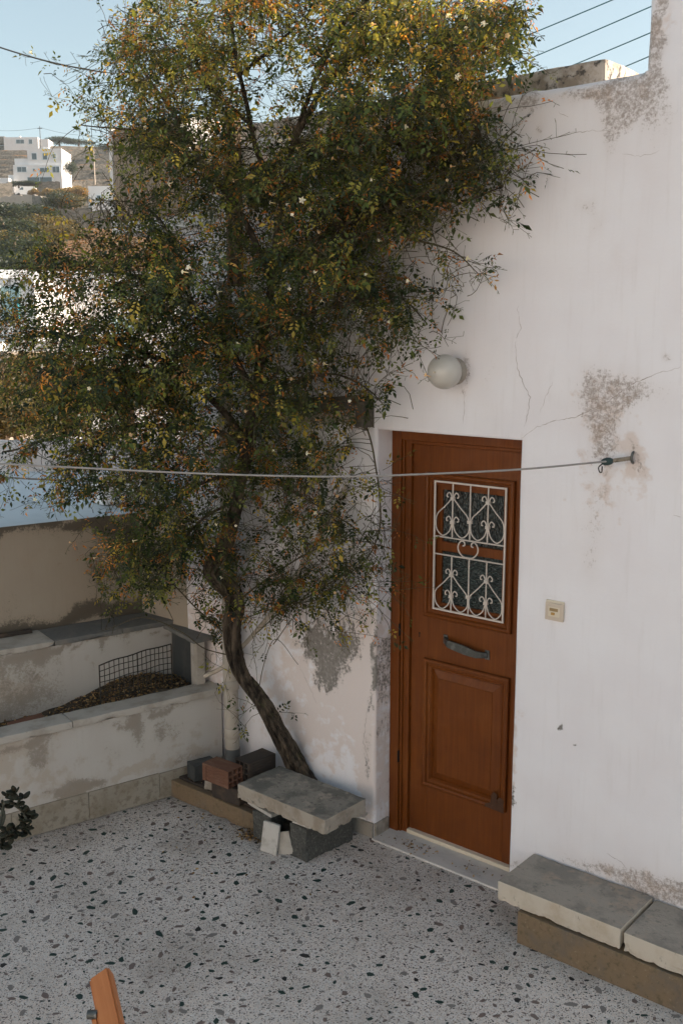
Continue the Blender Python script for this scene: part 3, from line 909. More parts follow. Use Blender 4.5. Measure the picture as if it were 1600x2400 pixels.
# overhead wires
for i, (a, b, D0, D1, r, m, lab) in enumerate([
    ((-120, 65), (250, 170), 9, 9.5, .007, 'cable', 'dark overhead cable entering the vine at upper left'),
    ((1415, 0), (1150, 110), 14, 16, .009, 'cable_blue', 'topmost blue-green overhead wire at upper right'),
    ((1530, 5), (1240, 130), 14, 16, .009, 'cable_blue', 'second blue-green overhead wire from the top at upper right'),
    ((1530, 66), (1330, 150), 14, 16, .009, 'cable_blue', 'third blue-green overhead wire just above the roof kerb'),
    ((1530, 120), (1440, 158), 14, 16, .009, 'cable_blue', 'lowest blue-green overhead wire meeting the roof kerb')]):
    A_, B_ = at(*a, D0), at(*b, D1); d_ = B_ - A_
    if i: A_ = A_ - d_ * 1.2; B_ = B_ + d_ * 1.5
    P_ = [A_ + (B_ - A_) * t - np.array([0, 0, (.05 if not i else .05) * 4 * t * (1 - t)]) for t in np.linspace(0, 1, 16)]
    mb = MB(); mb.tube(rel(P_, P_[0]), r, 6); o = mb.build('overhead_wire', M[m], None, tuple(P_[0])); tag(o, lab, 'wire')

# ------------------------------------------------------------------ tree bed, blocks and slab by the door
M['kerb'] = weathered('tan_terrazzo_kerb', (.20, .142, .088), [(40, (.12, .095, .055), .5, .68, .8, I3), (130, (.07, .05, .035), .62, .70, .8, I3), (5, (.15, .125, .10), .45, .65, .85, I3), (70, (.30, .235, .16), .60, .70, .6, I3), (14, (.10, .085, .07), .58, .72, .7, (1, 1, .4))], .85, (70, .5, .004))
M['kerb_grey'] = weathered('grey_skirting_tile', (.30, .265, .215), [(30, (.19, .16, .12), .48, .66, .8, I3), (110, (.08, .07, .055), .62, .70, .7, I3), (4, (.19, .15, .10), .45, .7, .8, I3)], .8, (80, .3, .003))
M['soil'] = weathered('dark_soil', (.06, .047, .035), [(20, (.10, .08, .055), .45, .7, .8, I3)], .95, (60, .8, .012))
bed = empty('tree_bed', (-.9, -.37, 0), 'low tan terrazzo kerb edging the bed at the vine trunk', 'flower bed')
off = np.array([-.9, -.37, 0])
rough_block('kerb', (.80, .05, .11), M['kerb'], bed, (-.9 - off[0] + .02, .0, .055), bevel=.006, cuts=14, jitter=.0025, chip=.02)
rough_block('backing', (.78, .06, .09), M['dark_brick'], bed, (.01, .058, .075), bevel=.006, cuts=10, jitter=.004)
mb = MB(); mb.box(-.52, .75, .03, .40, .0, .10); mb.build('earth', M['soil'], bed)


def thing_block(name, size, mat, loc, rot, label, cat, bevel=.006, cuts=0, jitter=0.0, seed=0, chip=0.0, group=None):
    o = rough_block(name, size, mat, None, loc, rot, bevel, cuts, jitter, seed, chip)
    return tag(o, label, cat, group)


M['cinder'] = weathered('dark_concrete_block', (.085, .085, .078), [(70, (.15, .15, .135), .5, .66, .9, I3), (120, (.03, .03, .028), .55, .66, .9, I3)], .95, (110, 1.0, .008))
thing_block('concrete_block', (.135, .36, .188), M['cinder'], (-.157, -.268, .094), (0, 0, R(-5)), 'dark rough concrete block under the right end of the slab', 'block', .008, 16, .004, 1, .03)
thing_block('concrete_block', (.135, .36, .175), M['cinder'], (-.462, -.270, .0875), (0, 0, R(6)), 'dark rough concrete block under the left end of the slab', 'block', .008, 16, .004, 2, .03)
for (loc, size, rz, lab, sd) in [((-.16, -.40, .196), (.12, .07, .012), 8, 'thin white stone shim on top of the right concrete block front', 1), ((-.03, -.15, .197), (.15, .06, .012), 20, 'thin white stone shim under the right rear corner of the slab', 2), ((-.47, -.40, .187), (.21, .07, .020), -6, 'white stone strip on the left concrete block under the slab', 3)]:
    thing_block('stone_shim', size, M['shim'], loc, (0, R(3), R(rz)), lab, 'stone', .003, 4, .002, sd)
# big slab with broken pale edges: top face and rim are separate
def slab(name, cx, cy, sx, sy, z0, z1, rz, label, seed, mt, ms, cat='slab', chip=.032):
    o = rough_block(name, (sx, sy, z1 - z0), ms, None, (cx, cy, (z0 + z1) / 2), (0, 0, rz), .006, 46, .0012, seed, chip)
    o.data.materials.append(mt)
    for p_ in o.data.polygons:
        if p_.normal.z > .8: p_.material_index = 1
    return tag(o, label, cat)


slab('concrete_slab', -.283, -.300, .665, .335, .218, .305, R(-1), 'grey concrete slab laid as a seat across two dark blocks', 3, M['concrete_slab'], M['slab_edge'])
thing_block('stone_offcut', (.10, .018, .170), M['shim'], (-.333, -.492, .086), (R(-8), R(3), R(12)), 'upright white stone offcut leaning on the block under the slab', 'stone', .003, 5, .002, 7)
thing_block('stone_offcut', (.09, .014, .125), M['marble_cap'], (-.268, -.452, .062), (R(-6), R(-16), R(20)), 'smaller tan stone offcut tucked behind the upright white one', 'stone', .003, 5, .002, 8)


def hollow_brick(loc, rot, label, mat):
    L_, W_, H2 = .21, .115, .105
    e = empty('hollow_brick', loc, label, 'brick'); e.rotation_euler = rot
    mb = MB()
    # ribbed shell: long faces carry fine grooves
    n = 6
    prof = []
    for i in range(n * 4 + 1):
        z = H2 * i / (n * 4)
        prof.append((-W_ / 2 + (.0025 if i % 4 in (1, 2) else 0), z))
    vs = []
    for x in (-L_ / 2, L_ / 2): vs += [(x, y, z) for (y, z) in prof] + [(x, -y, z) for (y, z) in prof]
    m_ = len(prof)
    fs = [(i, 2 * m_ + i, 2 * m_ + i + 1, i + 1) for i in range(m_ - 1)] + [(m_ + i, m_ + i + 1, 3 * m_ + i + 1, 3 * m_ + i) for i in range(m_ - 1)]
    fs += [(m_ - 1, 3 * m_ - 1, 4 * m_ - 1, 2 * m_ - 1), (0, m_, 3 * m_, 2 * m_)]
    mb.add(vs, fs)
    mb.build('shell', mat, e)
    for sx in (-1, 1):
        mb = MB()
        X = sx * L_ / 2
        ys = np.linspace(-W_ / 2 + .001, W_ / 2 - .001, 4); zs = np.linspace(.001, H2 - .001, 4)
        for yv in ys: mb.box(min(X, X - sx * .03), max(X, X - sx * .03), yv - .004, yv + .004, .001, H2 - .001)
        for zv in zs:
            for j in range(3): mb.box(min(X, X - sx * .03) + .0005, max(X, X - sx * .03) - .0005, ys[j] + .0041, ys[j + 1] - .0041, max(.001, zv - .004), min(H2 - .001, zv + .004))
        mb.build('webs', mat, e)
    mb = MB(); mb.box(-L_ / 2 + .03, L_ / 2 - .03, -W_ / 2 + .006, W_ / 2 - .006, .004, H2 - .004); mb.build('core', M['hole'], e)
    return e


hollow_brick((-.835, -.372, .225), (0, 0, R(2)), 'red hollow clay brick with ribbed face beside the slab', M['hollow_brick'])
hollow_brick((-.735, -.20, .248), (0, 0, R(86)), 'darker hollow clay brick lying behind the red one below the pipe', M['dark_brick'])
thing_block('stone_block', (.22, .16, .10), M['dark_brick'], (-.80, -.31, .165), (0, 0, R(3)), 'dark damp stone block under the red hollow brick', 'stone', .006, 8, .004, 5)
thing_block('stone_block', (.30, .22, .10), M['dark_brick'], (-.755, -.155, .148), (0, 0, R(10)), 'dark stone under the rear hollow brick', 'stone', .006, 8, .004, 9)
thing_block('stone_block', (.16, .10, .10), M['darkslate'], (-1.135, -.26, .175), (0, 0, R(75)), 'dark slate block in the corner of the tree bed', 'stone', .006, 8, .004, 6)
thing_block('rubble_stone', (.055, .07, .095), M['skirt'], (-.985, -.33, .165), (0, 0, R(20)), 'small pale rubble stone between slate block and red brick', 'stone', .012, 6, .006, 7)

# drain pipe in the corner
q = wl(545, 1750, -.10)
pipe = empty('drainpipe', (q[0], q[1], .2), 'cream painted drainpipe with flaking patches beside the vine trunk', 'pipe')
mb = MB(); mb.tube([(0, 0, .085), (-.008, .0, .62), (-.012, .01, 1.2), (-.012, .012, 2.9)], .045, 20, False); mb.build('pipe', M['pipe'], pipe)
for z in (.16, .47): 
    mb = MB(); mb.tube([(0, 0, z), (0, 0, z + .004), (-.001, 0, z + .055), (-.001, 0, z + .06)], [.045, .0495, .0495, .045], 20, False); mb.build('coupling', M['pipe'], pipe)
mb = MB(); mb.tube([(.0, 0, -.10), (.0, 0, .09)], .047, 20); mb.build('pipe_foot', M['pipe_bare'], pipe)

# ------------------------------------------------------------------ bench by the wall on the right
bn = fl(1207, 2212)
def tiled_bench():
    e = empty('low_bench', (bn[0], 0, 0), 'low bench of grey slabs on a tan terrazzo base right of the door', 'bench')
    b0 = bn[0]
    rough_block('base', (1.9, .335, .160), M['kerb'], e, (.95, -.190, .080), bevel=.004, cuts=20, jitter=.0012, seed=2)
    def piece(x0, x1, y0, y1, z0, z1, sd):
        o = rough_block('bench_slab', (x1 - x0, y1 - y0, z1 - z0), M['bench_side'], e, ((x0 + x1) / 2 - b0, (y0 + y1) / 2, (z0 + z1) / 2), (0, 0, 0), .007, 44, .0012, sd, .016)
        o.data.materials.append(M['bench_top'])
        for p_ in o.data.polygons:
            if p_.normal.z > .8: p_.material_index = 1
    piece(1.015, 1.632, -.348, -.010, .170, .268, 11)
    piece(1.646, 2.42, -.352, -.012, .168, .262, 12)
    return e
tiled_bench()

# ------------------------------------------------------------------ planter on the left
def pblock(name, a0, a1, o0, o1, z0, z1, mat, parent=None, bevel=.006, cuts=0, jitter=0.0, seed=0, chip=0.0):
    c = pf((a0 + a1) / 2, (o0 + o1) / 2, (z0 + z1) / 2)
    return rough_block(name, (a1 - a0, o1 - o0, z1 - z0), mat, parent, c if parent is None else c - np.array(parent.location), (0, 0, R(75.88)), bevel, cuts, jitter, seed, chip)


AE = .36          # where the planter wall runs into the house
planter = empty('planter', tuple(pf(-1.2, .05, 0)), 'long plastered planter with a pale marble cap at left of the courtyard', 'planter')
def face_grid(name, a0, a1, o, z0, z1, mat, blobs, parent, step=.03):
    A_ = np.arange(a0, a1 + step, step); Z_ = np.arange(z0, z1 + .001, step); Z_[-1] = z1
    def pos(a, z): return pf(a, o + .004 * math.sin(3 * a + 2 * z) + .003 * mnoise.noise(Vector((a * 4, 2, z * 4))), z) - np.array(parent.location)
    def wear(a, z):
        c = [0, 0, 0]
        w1 = mnoise.noise_vector(Vector((a * 3.5, 1, z * 3.5))) * .09 + mnoise.noise_vector(Vector((a * 12, 5, z * 12))) * .035
        a += w1.x; z += w1.z
        for (ba, bz, ra, rz_, am, ch) in blobs:
            q = ((a - ba) / ra) ** 2 + ((z - bz) / rz_) ** 2
            if q < 6: c[ch] += am * math.exp(-q * .9)
        return tuple(min(1.2, v) for v in c)
    me = grid_mesh(name, A_, Z_, pos, wear)
    me.flip_normals()
    return obj_from(me, name, mat, parent)


rb = random.Random(3)
bl = [(rb.uniform(-3, .3), rb.uniform(.2, .6), rb.uniform(.1, .4), rb.uniform(.06, .2), rb.uniform(.2, .5), rb.choice([0, 2, 2, 1])) for _ in range(34)] + [(-.05, .3, .3, .3, .4, 0), (.2, .5, .2, .3, .3, 2)]
bl = [(a, z, ra, rz_, am * (.6 if ch == 1 else 1), ch) for (a, z, ra, rz_, am, ch) in bl]
bl += [(rb.uniform(-1.4, .34), rb.uniform(.40, .58), rb.uniform(.015, .05), rb.uniform(.05, .16), rb.uniform(.3, .6), 0) for _ in range(26)] + [(rb.uniform(-1.4, .34), rb.uniform(.17, .24), rb.uniform(.05, .2), rb.uniform(.02, .05), rb.uniform(.3, .6), rb.choice([0, 2])) for _ in range(26)] + [(a, .57, .2, .02, .45, 0) for a in np.arange(-1.5, .4, .15)]
bl = [(a, z, ra, rz_, am * .62, ch) for (a, z, ra, rz_, am, ch) in bl]
face_grid('front_wall', -3.6, AE, 0.0, .0, .585, M['plaster_planter'], bl, planter)
pblock('wall_core', -3.6, AE, .012, .10, 0, .58, M['plaster_planter'], planter, 0)
for k in range(9):
    a1 = AE - k * .45; pblock('kerb_tile', a1 - .447, a1, -.016, -.002, .004, .172 if k else .168, M['kerb_grey'], planter, .003, 6, .0012, k)
for k, (a0, a1) in enumerate([(-3.6, -1.62), (-1.616, -.62), (-.616, AE - .005)]):
    pblock('cap_slab', a0, a1, -.028, .135, .588, .632, M['marble_cap'], planter, .006, 24, .0025, k + 2, .02)
# earth with heap
def soil_z(a, o): return .50 + .10 * math.exp(-((a + .10) / .33) ** 2) * (1 if o > .1 else .5) + .05 * math.exp(-((a - .2) / .3) ** 2) + .02 * mnoise.noise(Vector((a * 8, o * 8, 0))) + .03 * (o - .1)
me = grid_mesh('earth', np.arange(-3.6, AE + .03, .03), np.arange(.10, .52, .03), lambda a, o: pf(a, o, soil_z(a, o)) - np.array(planter.location))
me.flip_normals()
obj_from(me, 'earth', M['soil'], planter)

RO = .50   # rear low wall
rear = empty('low_wall', tuple(pf(-1.2, RO, 0)), 'low plastered wall with slate-edged ledge behind the planter', 'wall')
bl = [(rb.uniform(-3, .2), rb.uniform(.55, .95), rb.uniform(.08, .3), rb.uniform(.05, .16), rb.uniform(.25, .55), rb.choice([0, 2, 2, 0])) for _ in range(26)] + [(-.75, .85, .10, .12, .6, 0), (-.65, .8, .05, .06, .5, 1), (0, .5, 2, .10, .5, 0)]
bl += [(rb.uniform(-1.2, .34), rb.uniform(.75, .92), rb.uniform(.012, .05), rb.uniform(.04, .14), rb.uniform(.4, .7), 0) for _ in range(26)] + [(a, .915, .2, .018, .5, 0) for a in np.arange(-1.5, .4, .15)]
bl = [(a, z, ra, rz_, am * .7, ch) for (a, z, ra, rz_, am, ch) in bl]
face_grid('front_face', -3.6, .40, RO, .35, .925, M['plaster_planter'], bl, rear)
pblock('wall_core', -3.6, .40, RO + .012, RO + .27, .0, .92, M['plaster_planter'], rear, 0)
for k, (a0, a1) in enumerate([(-3.6, -1.1), (-1.097, -.52), (-.517, -.08), (-.077, .30)]):
    pblock('ledge_slab', a0, a1, RO - .018, RO + .275, .928, .962, M['marble_cap'] if k < 2 else M['slate'], rear, .005, 16, .002, k + 21, .02)

TO = .785  # tan wall of the neighbour
tanw = empty('stained_wall', tuple(pf(-1.2, TO, 0)), 'tall tan plaster wall with black mould behind the planter', 'wall')
bl = [(a, .99 + .02 * math.sin(a * 5), .22, .06 + .03 * math.sin(a * 7 + 1), .8, 0) for a in np.arange(-3.4, .6, .2)] + [(a, 1.63, .25, .045 + .03 * math.sin(a * 6), .85, 0) for a in np.arange(-3.4, .6, .2)]
bl += [(rb.uniform(-3, .4), rb.uniform(1.1, 1.5), rb.uniform(.1, .4), rb.uniform(.05, .2), rb.uniform(.2, .45), rb.choice([2, 2, 0])) for _ in range(26)] + [(.1, 1.5, .35, .18, .6, 0), (-.05, 1.05, .3, .10, .5, 0), (.3, 1.2, .2, .3, .4, 0)]
bl += [(rb.uniform(-1.4, .4), rb.uniform(1.3, 1.6), rb.uniform(.015, .06), rb.uniform(.06, .22), rb.uniform(.3, .6), 0) for _ in range(40)] + [(rb.uniform(-1.4, .4), rb.uniform(1.05, 1.5), rb.uniform(.03, .15), rb.uniform(.03, .12), rb.uniform(.25, .5), rb.choice([0, 2])) for _ in range(40)]
bl = [(a, z, ra, rz_, am * (.75 if (rz_ < .09 and (z < 1.03 or z > 1.6)) else .42), ch) for (a, z, ra, rz_, am, ch) in bl]
face_grid('front_face', -3.6, .45, TO, .90, 1.64, M['plaster_dirty'], bl, tanw)
pblock('wall_core', -3.6, .45, TO + .012, TO + .25, .0, 1.635, M['plaster_dirty'], tanw, 0)

thing_block('wooden_strip', (.95, .035, .022), M['dark_brick'], pf(-1.05, RO + .235, .975), (0, 0, R(75.88)), 'black weathered strip lying on the ledge at the left edge', 'strip', .004, 10, .003, 31)

# slate panel and post standing at the end of the planter
sp = empty('slate_hutch', tuple(pf(.24, .42, .55)), 'small hutch of dark slate panel and cream post with a flat cap in the planter', 'hutch')
cc = np.array(sp.location)
def hb(name, x0, y0, x1, y1, zt, zb, mat, th=.03):
    a = wl(x0, y0, 0)
pblock('slate_panel', .27, .30, .20, .50, .56, .905, M['darkslate'], sp, .003)
pblock('post', .245, .305, .105, .185, .56, .905, M['marble_cap'], sp, .004, 8, .002, 4)
pblock('cap', .215, .36, .085, .52, .908, .935, M['slate'], sp, .004, 10, .002, 5, .01)
for (a, o, s_, rz, lab, mt) in [(.22, .115, (.13, .07, .03), 60, 'dark flat slate piece lying by the hutch foot', 'darkslate'), (-.62, .17, (.26, .10, .035), 80, 'dark slate fragment half buried in the planter soil', 'darkslate'), (-.50, .15, (.20, .10, .03), 72, 'broken terracotta tile lying in the planter soil', 'hollow_brick'), (-.78, .26, (.20, .13, .03), 76, 'ribbed terracotta tile lying flat in the planter soil', 'hollow_brick')]:
    z = soil_z(a, o) + .022
    thing_block('tile_piece' if mt == 'hollow_brick' else 'slate_piece', s_, M[mt], pf(a, o, max(z, .56 if o > .1 else .65)), (R(5), R(-4), R(rz)), lab, 'tile' if mt == 'hollow_brick' else 'stone', .004, 6, .003, 3)

# wire grid standing in the planter
wg = empty('wire_grid', tuple(pf(-.40, .14, .50)), 'rusty wire mesh panel standing upright in the planter', 'wire mesh')
A0, A1, Z0, Z1 = -.37, .12, .50, .88
def wtop(a): return Z1 + .03 * ((a - A0) / (A1 - A0)) - .03 * (((a - A0) / (A1 - A0)) * 2 - 1) ** 2 * .5
def gp(a, z): return pf(a, .16 + .012 * math.sin(a * 9) + .06 * (a - A0), z) - np.array(wg.location)
nv, nh = 17, 11
for i in range(nv):
    a = A0 + (A1 - A0) * i / (nv - 1)
    mb = MB(); mb.tube([gp(a + .004 * math.sin(i * 2.3), Z0), gp(a, (Z0 + Z1) / 2), gp(a, wtop(a))], .0042 if i in (0, nv - 1, 8) else .0026, 5); mb.build('wire', M['blackmetal'], wg)
for j in range(nh):
    f = j / (nh - 1)
    mb = MB(); mb.tube([gp(a, Z0 + (wtop(a) - Z0) * f + .003 * math.sin(a * 30 + j)) for a in np.linspace(A0, A1, 12)], .0042 if j == nh - 1 else .0026, 5); mb.build('wire', M['blackmetal'], wg)

# ------------------------------------------------------------------ neighbour's terrace roof beyond the tan wall
M['roofpaint'] = weathered('pale_blue_roof_paint', (.56, .60, .62), [(3, (.48, .52, .54), .4, .7, .8, I3), (60, (.56, .57, .58), .55, .7, .5, I3)], .7, (90, .5, .005))
M['parapet'] = weathered('worn_white_parapet', (.60, .55, .52), [(3, (.50, .42, .37), .45, .7, .7, I3), (14, (.30, .20, .14), .6, .75, .6, (1, 1, 2)), (40, (.42, .38, .35), .6, .72, .5, I3)], .9, (25, .5, .01))
roof = empty('neighbour_roof', tuple(pf(-1, 2.5, 1.63)), 'flat pale blue neighbouring roof with a rounded white parapet', 'roof')
ro = np.array(roof.location)
pts = [pf(-6, TO + .02, 1.638), pf(.44, TO + .02, 1.638), pf(2.2, TO + .02, 1.638), at(520, 1075, 8.8), at(250, 1080, 9.6), at(-350, 1095, 9.0)]
pts = [np.array([p[0], p[1], 1.638]) for p in pts]
mb = MB(); n = len(pts)
mb.add(rel(pts, ro) + rel([p - [0, 0, .3] for p in pts], ro), [tuple(range(n))] + [(i, n + i, n + (i + 1) % n, (i + 1) % n) for i in range(n)] )
mb.build('roof_surface', M['roofpaint'], roof)
A_, B_ = at(-350, 1090, 8.9), at(560, 1072, 9.0)
mb = MB(); cs = []
line = [A_ + (B_ - A_) * t for t in np.linspace(0, 1, 40)]
prof = [(-.22, -.05), (-.20, .02), (-.16, .06), (-.13, .10), (-.125, .20), (-.09, .245), (-.03, .262), (.06, .25), (.11, .21), (.12, -.4)]
vs = []
for i, p in enumerate(line):
    for (o_, z) in prof:
        k = 1 + .06 * mnoise.noise(Vector((i * .35, z * 5, 1)))
        q = p + FWD * o_ * k; vs.append((q[0] - ro[0], q[1] - ro[1], 1.638 + z * k - ro[2]))
m_ = len(prof)
mb.add(vs, [(i * m_ + k, (i + 1) * m_ + k, (i + 1) * m_ + k + 1, i * m_ + k + 1) for i in range(39) for k in range(m_ - 1)], True)
mb.build('parapet', M['parapet'], roof)
# small white block where the roof meets the tan wall
q = at(290, 1190, 7.1); 
tag(rough_block('white_block', (.22, .5, .22), M['farwhite'], None, (q[0] - .05, q[1] + .1, 1.75), (0, 0, R(-14)), .02, 10, .004), 'small white masonry block on the neighbouring roof behind the vine', 'block')

# ------------------------------------------------------------------ hillside
PROF = [(14, -2.5), (26, -2.0)]
for D, y in [(40, 770), (60, 690), (90, 622), (120, 570), (150, 530), (180, 500), (210, 472), (240, 448), (270, 424), (300, 398), (340, 372), (375, 347), (420, 350), (470, 365)]:
    q_ = at(120, y, D); PROF.append(((q_ - CAM) @ FWD, q_[2]))
PD = np.array([p[0] for p in PROF]); PZ = np.array([p[1] for p in PROF])


def smooth(t): t = min(max(t, 0), 1); return t * t * (3 - 2 * t)


def ground_z(u, D):
    z = float(np.interp(D, PD, PZ))
    z += (1.2 * mnoise.noise(Vector((u * .012, D * .012, 0))) - .045 * max(0, u + 60) * smooth((D - 150) / 200)) * smooth((D - 50) / 80)
    if D > 110:
        h = 4.2
        w = z + 2.4 * mnoise.noise(Vector((u * .03, D * .03, 4)))
        k = math.floor(w / h); f = w / h - k
        z2 = (k + smooth((f - .66) / .20)) * h + (z - w)
        z = z + (z2 - z) * smooth((D - 110) / 60)
    z += .35 * mnoise.noise(Vector((u * .15, D * .15, 2))) * smooth((D - 30) / 60)
    return z


def hill_mat():
    t = NT('dry_hillside')
    geo = t.n('ShaderNodeNewGeometry'); s_ = t.n('ShaderNodeSeparateXYZ'); t.l(geo.outputs['True Normal'], s_.inputs[0])
    n1 = t.noise(.05, 5, .6); n2 = t.noise(.35, 6, .65); n3 = t.noise(1.6, 5, .65)
    grass = t.mix(t.ramp(n1, .35, .65), (.36, .185, .09), (.26, .15, .08))
    grass = t.mix(t.ramp(n2, .46, .62, 0, .85), grass, (.155, .125, .08))
    grass = t.mix(t.ramp(n3, .55, .68, 0, .8), grass, (.07, .075, .04))
    stone = t.mix(t.ramp(n3, .4, .6), (.20, .17, .14), (.10, .088, .07))
    col = t.mix(t.ramp(s_.outputs[2], .80, .93, 1, 0), grass, stone)
    return t.done(col, .95, 0, t.bump(n3, .6, .6), .1)


M['hill'] = hill_mat()
Ds = np.concatenate([np.arange(14, 60, 3.0), np.arange(60, 180, 1.2), np.arange(180, 420, 1.0), np.arange(420, 480, 4), [520, 620]])
ks = np.concatenate([np.linspace(-1.6, -.40, 16)[:-1], np.linspace(-.40, -.08, 150)[:-1], np.linspace(-.08, .9, 50)])
def hpos(k, D):
    if D > 480: return tuple(far(k * D, D, float(ground_z(k * 470, 470)) - (D - 470) * .12))
    return tuple(far(k * D, D, ground_z(k * D, D)))
hill = obj_from(grid_mesh('hillside', ks, Ds, hpos), 'hillside', M['hill'])
tag(hill, 'dry terraced hillside', kind='structure')
mb = MB(); mb.add([(-900, -900, -2.6), (900, -900, -2.6), (900, 900, -2.6), (-900, 900, -2.6)], [(0, 1, 2, 3)])
tag(mb.build('ground', M['hill']), 'dry ground below the courtyard', kind='structure')


def on_ground(px, py, D):
    return at(px, py, D)


def fbox(mb, u0, u1, d0, d1, z0, z1): mb.box(u0, u1, d0, d1, z0, z1)


def far_house(name, loc, rz, label, blocks, wins, mat='farwhite', chim=()):
    e = empty(name, loc, label, 'house'); e.rotation_euler = (0, 0, rz)
    for (u0, u1, d0, d1, z0, z1) in blocks:
        mb = MB(); mb.box(u0, u1, d0, d1, z0, z1); mb.build('wall', M[mat], e)
    for (u0, u1, z0, z1, d, kind) in wins:
        mb = MB(); f = .12
        mb.box(u0, u1, d - .09, d + .0, z0, z1 ); w = mb.build('window', M['farblue'] if kind != 'door' else M['turq'], e)
        n = 1 if u1 - u0 < 1.6 else 2
        for k in range(n):
            a = u0 + f + (u1 - u0 - f) * k / n; b = u0 + (u1 - u0 - f) * (k + 1) / n
            m2 = MB(); m2.box(a, b, d - .10, d - .091, z0 + f, z1 - f); m2.build('pane', M['glassdark'], w)
    for (u0, u1, d0, d1, z0, z1) in chim:
        mb = MB(); mb.box(u0, u1, d0, d1, z0, z1); mb.build('chimney', M[mat], e)
    return e


# three-storey house on the slope
D = 240; q = at(95, 432, D); s_ = D / F
far_house('hillside_house', tuple(q), HEAD, 'three-storey white cubic house with garage on the dry hillside', [
    (-6.2, 5.2, 0, 9, -3, 4.4), (-2.9, 5.2, .6, 9.2, 4.402, 8.2), (-6.1, -2.95, 1.0, 8, 4.401, 6.0), (-7.6, -6.21, .5, 6, -3, 2.2)],
    [(-1.9, -.6, 5.6, 7.2, .6, 'w'), (.7, 1.9, 5.6, 7.2, .6, 'w'), (3.0, 3.9, 5.9, 7.0, .6, 'w'), (-5.3, -3.0, 2.7, 4.0, 0, 'w'), (-1.6, -1.0, 2.9, 3.6, 0, 'w'), (0, 2.4, 2.7, 3.8, 0, 'w'), (3.0, 4.8, 2.6, 4.1, 0, 'w'), (-3.0, 2.9, -.2, 1.7, 0, 'w')],
    chim=[(.2, 1.5, 3, 5, 8.201, 8.9), (3, 3.8, 3, 5, 8.201, 8.6)])
D = 372; q = at(58, 339, D)
far_house('ridge_house', tuple(q), HEAD, 'long low white house on the skyline ridge beside a pole', [(-7.5, 5, 0, 8, -2, 2.6), (5.01, 8.6, .5, 7, -2, 2.0)],
          [(-3.0, .0, .3, 1.8, 0, 'w'), (1.6, 3.0, .2, 1.9, 0, 'w')], chim=[(-2.5, -2.0, 2, 3, 2.601, 3.4)])
D = 190; q = at(262, 470, D)
far_house('terrace_house', tuple(q), HEAD, 'white flat-roofed house half hidden by the vine on the slope', [(-4.3, 2.2, 0, 8, -3, 2.6), (2.21, 6.5, -1, 8, -4, 3.1), (-2.5, 6.4, -5, -1.01, -5, -1.0), (1.2, 2.0, 1, 3, 2.601, 3.6)],
          [(-2.8, -1.9, -.2, 1.0, 0, 'w'), (3.0, 4.2, -.4, 1.0, -1, 'door'), (-1.0, .4, -3.6, -2.2, -5, 'w')])
D = 238; q = at(-14, 444, D)
far_house('outbuilding', tuple(q), HEAD, 'low pale outbuilding at the left edge below the hillside house', [(-6, 3.6, 0, 6, -2, 2.6)], [])
# small chimney-like hut on ridge
q = at(5, 330, 376); tag(rough_block('ridge_hut', (3.2, 3, 2.6), M['stonewall'], None, tuple(q), (0, 0, HEAD), .1), 'tiny dark stone hut on the ridge at the left edge', 'hut')

# poles
for i, (px, y0, y1, D, r, lab) in enumerate([(96, 338, 297, 368, .16, 'tall thin power pole beside the ridge house'), (223, 418, 355, 232, .12, 'thin pale power pole on the slope right of the cubic house')]):
    a, b = at(px, y0 + 4, D), at(px, y1, D)
    e = empty('power_pole', tuple(a), lab, 'pole')
    mb = MB(); mb.tube([(0, 0, -1), (0, 0, b[2] - a[2])], [r, r * .7], 8); mb.build('pole', M['cable'] if not i else M['farcream'], e)
    mb = MB(); mb.box(-.9, .9, -.06, .06, b[2] - a[2] - .9, b[2] - a[2] - .7); mb.build('cross_arm', M['cable'], e, None, (0, 0, HEAD))
a, b, c = at(-40, 303, 368), at(96, 299, 368), at(230, 318, 330)
for k, (p0, p1, lab) in enumerate([(a, b, 'faint power line left of the ridge pole'), (b, c, 'faint power line right of the ridge pole')]):
    P_ = [p0 + (p1 - p0) * t - np.array([0, 0, 3.2 * t * (1 - t)]) for t in np.linspace(0, 1, 10)]
    mb = MB(); mb.tube(rel(P_, P_[0]), .045, 5); tag(mb.build('power_line', M['cable'], None, tuple(P_[0])), lab, 'wire')

# van
q = at(63, 461, 226)
van = empty('parked_van', tuple(q), 'white delivery van parked below the hillside house', 'van'); van.rotation_euler = (0, 0, HEAD + R(8))
mb = MB(); pr = [(-2.3, .35), (2.1, .35), (2.15, 1.9), (1.9, 2.1), (-.9, 2.1), (-1.5, 1.35), (-2.25, 1.1)]
n = len(pr); mb.add([(x, -.9, z) for x, z in pr] + [(x, .9, z) for x, z in pr], [tuple(range(n)), tuple(range(2 * n - 1, n - 1, -1))] + [((i + 1) % n, i, n + i, n + (i + 1) % n) for i in range(n)])
mb.build('body', M['van'], van)
mb = MB(); mb.add([(-1.35, -.91, 1.35), (-.5, -.91, 1.35), (-.5, -.91, 1.9), (-.85, -.91, 1.9)], [(0, 1, 2, 3)]); mb.build('side_window', M['glassdark'], van)
for x in (-1.5, 1.4):
    for y in (-.86, .86):
        mb = MB(); mb.tube([(x, y - .1, .33), (x, y + .1, .33)], .33, 14); mb.build('wheel', M['tyre'], van)

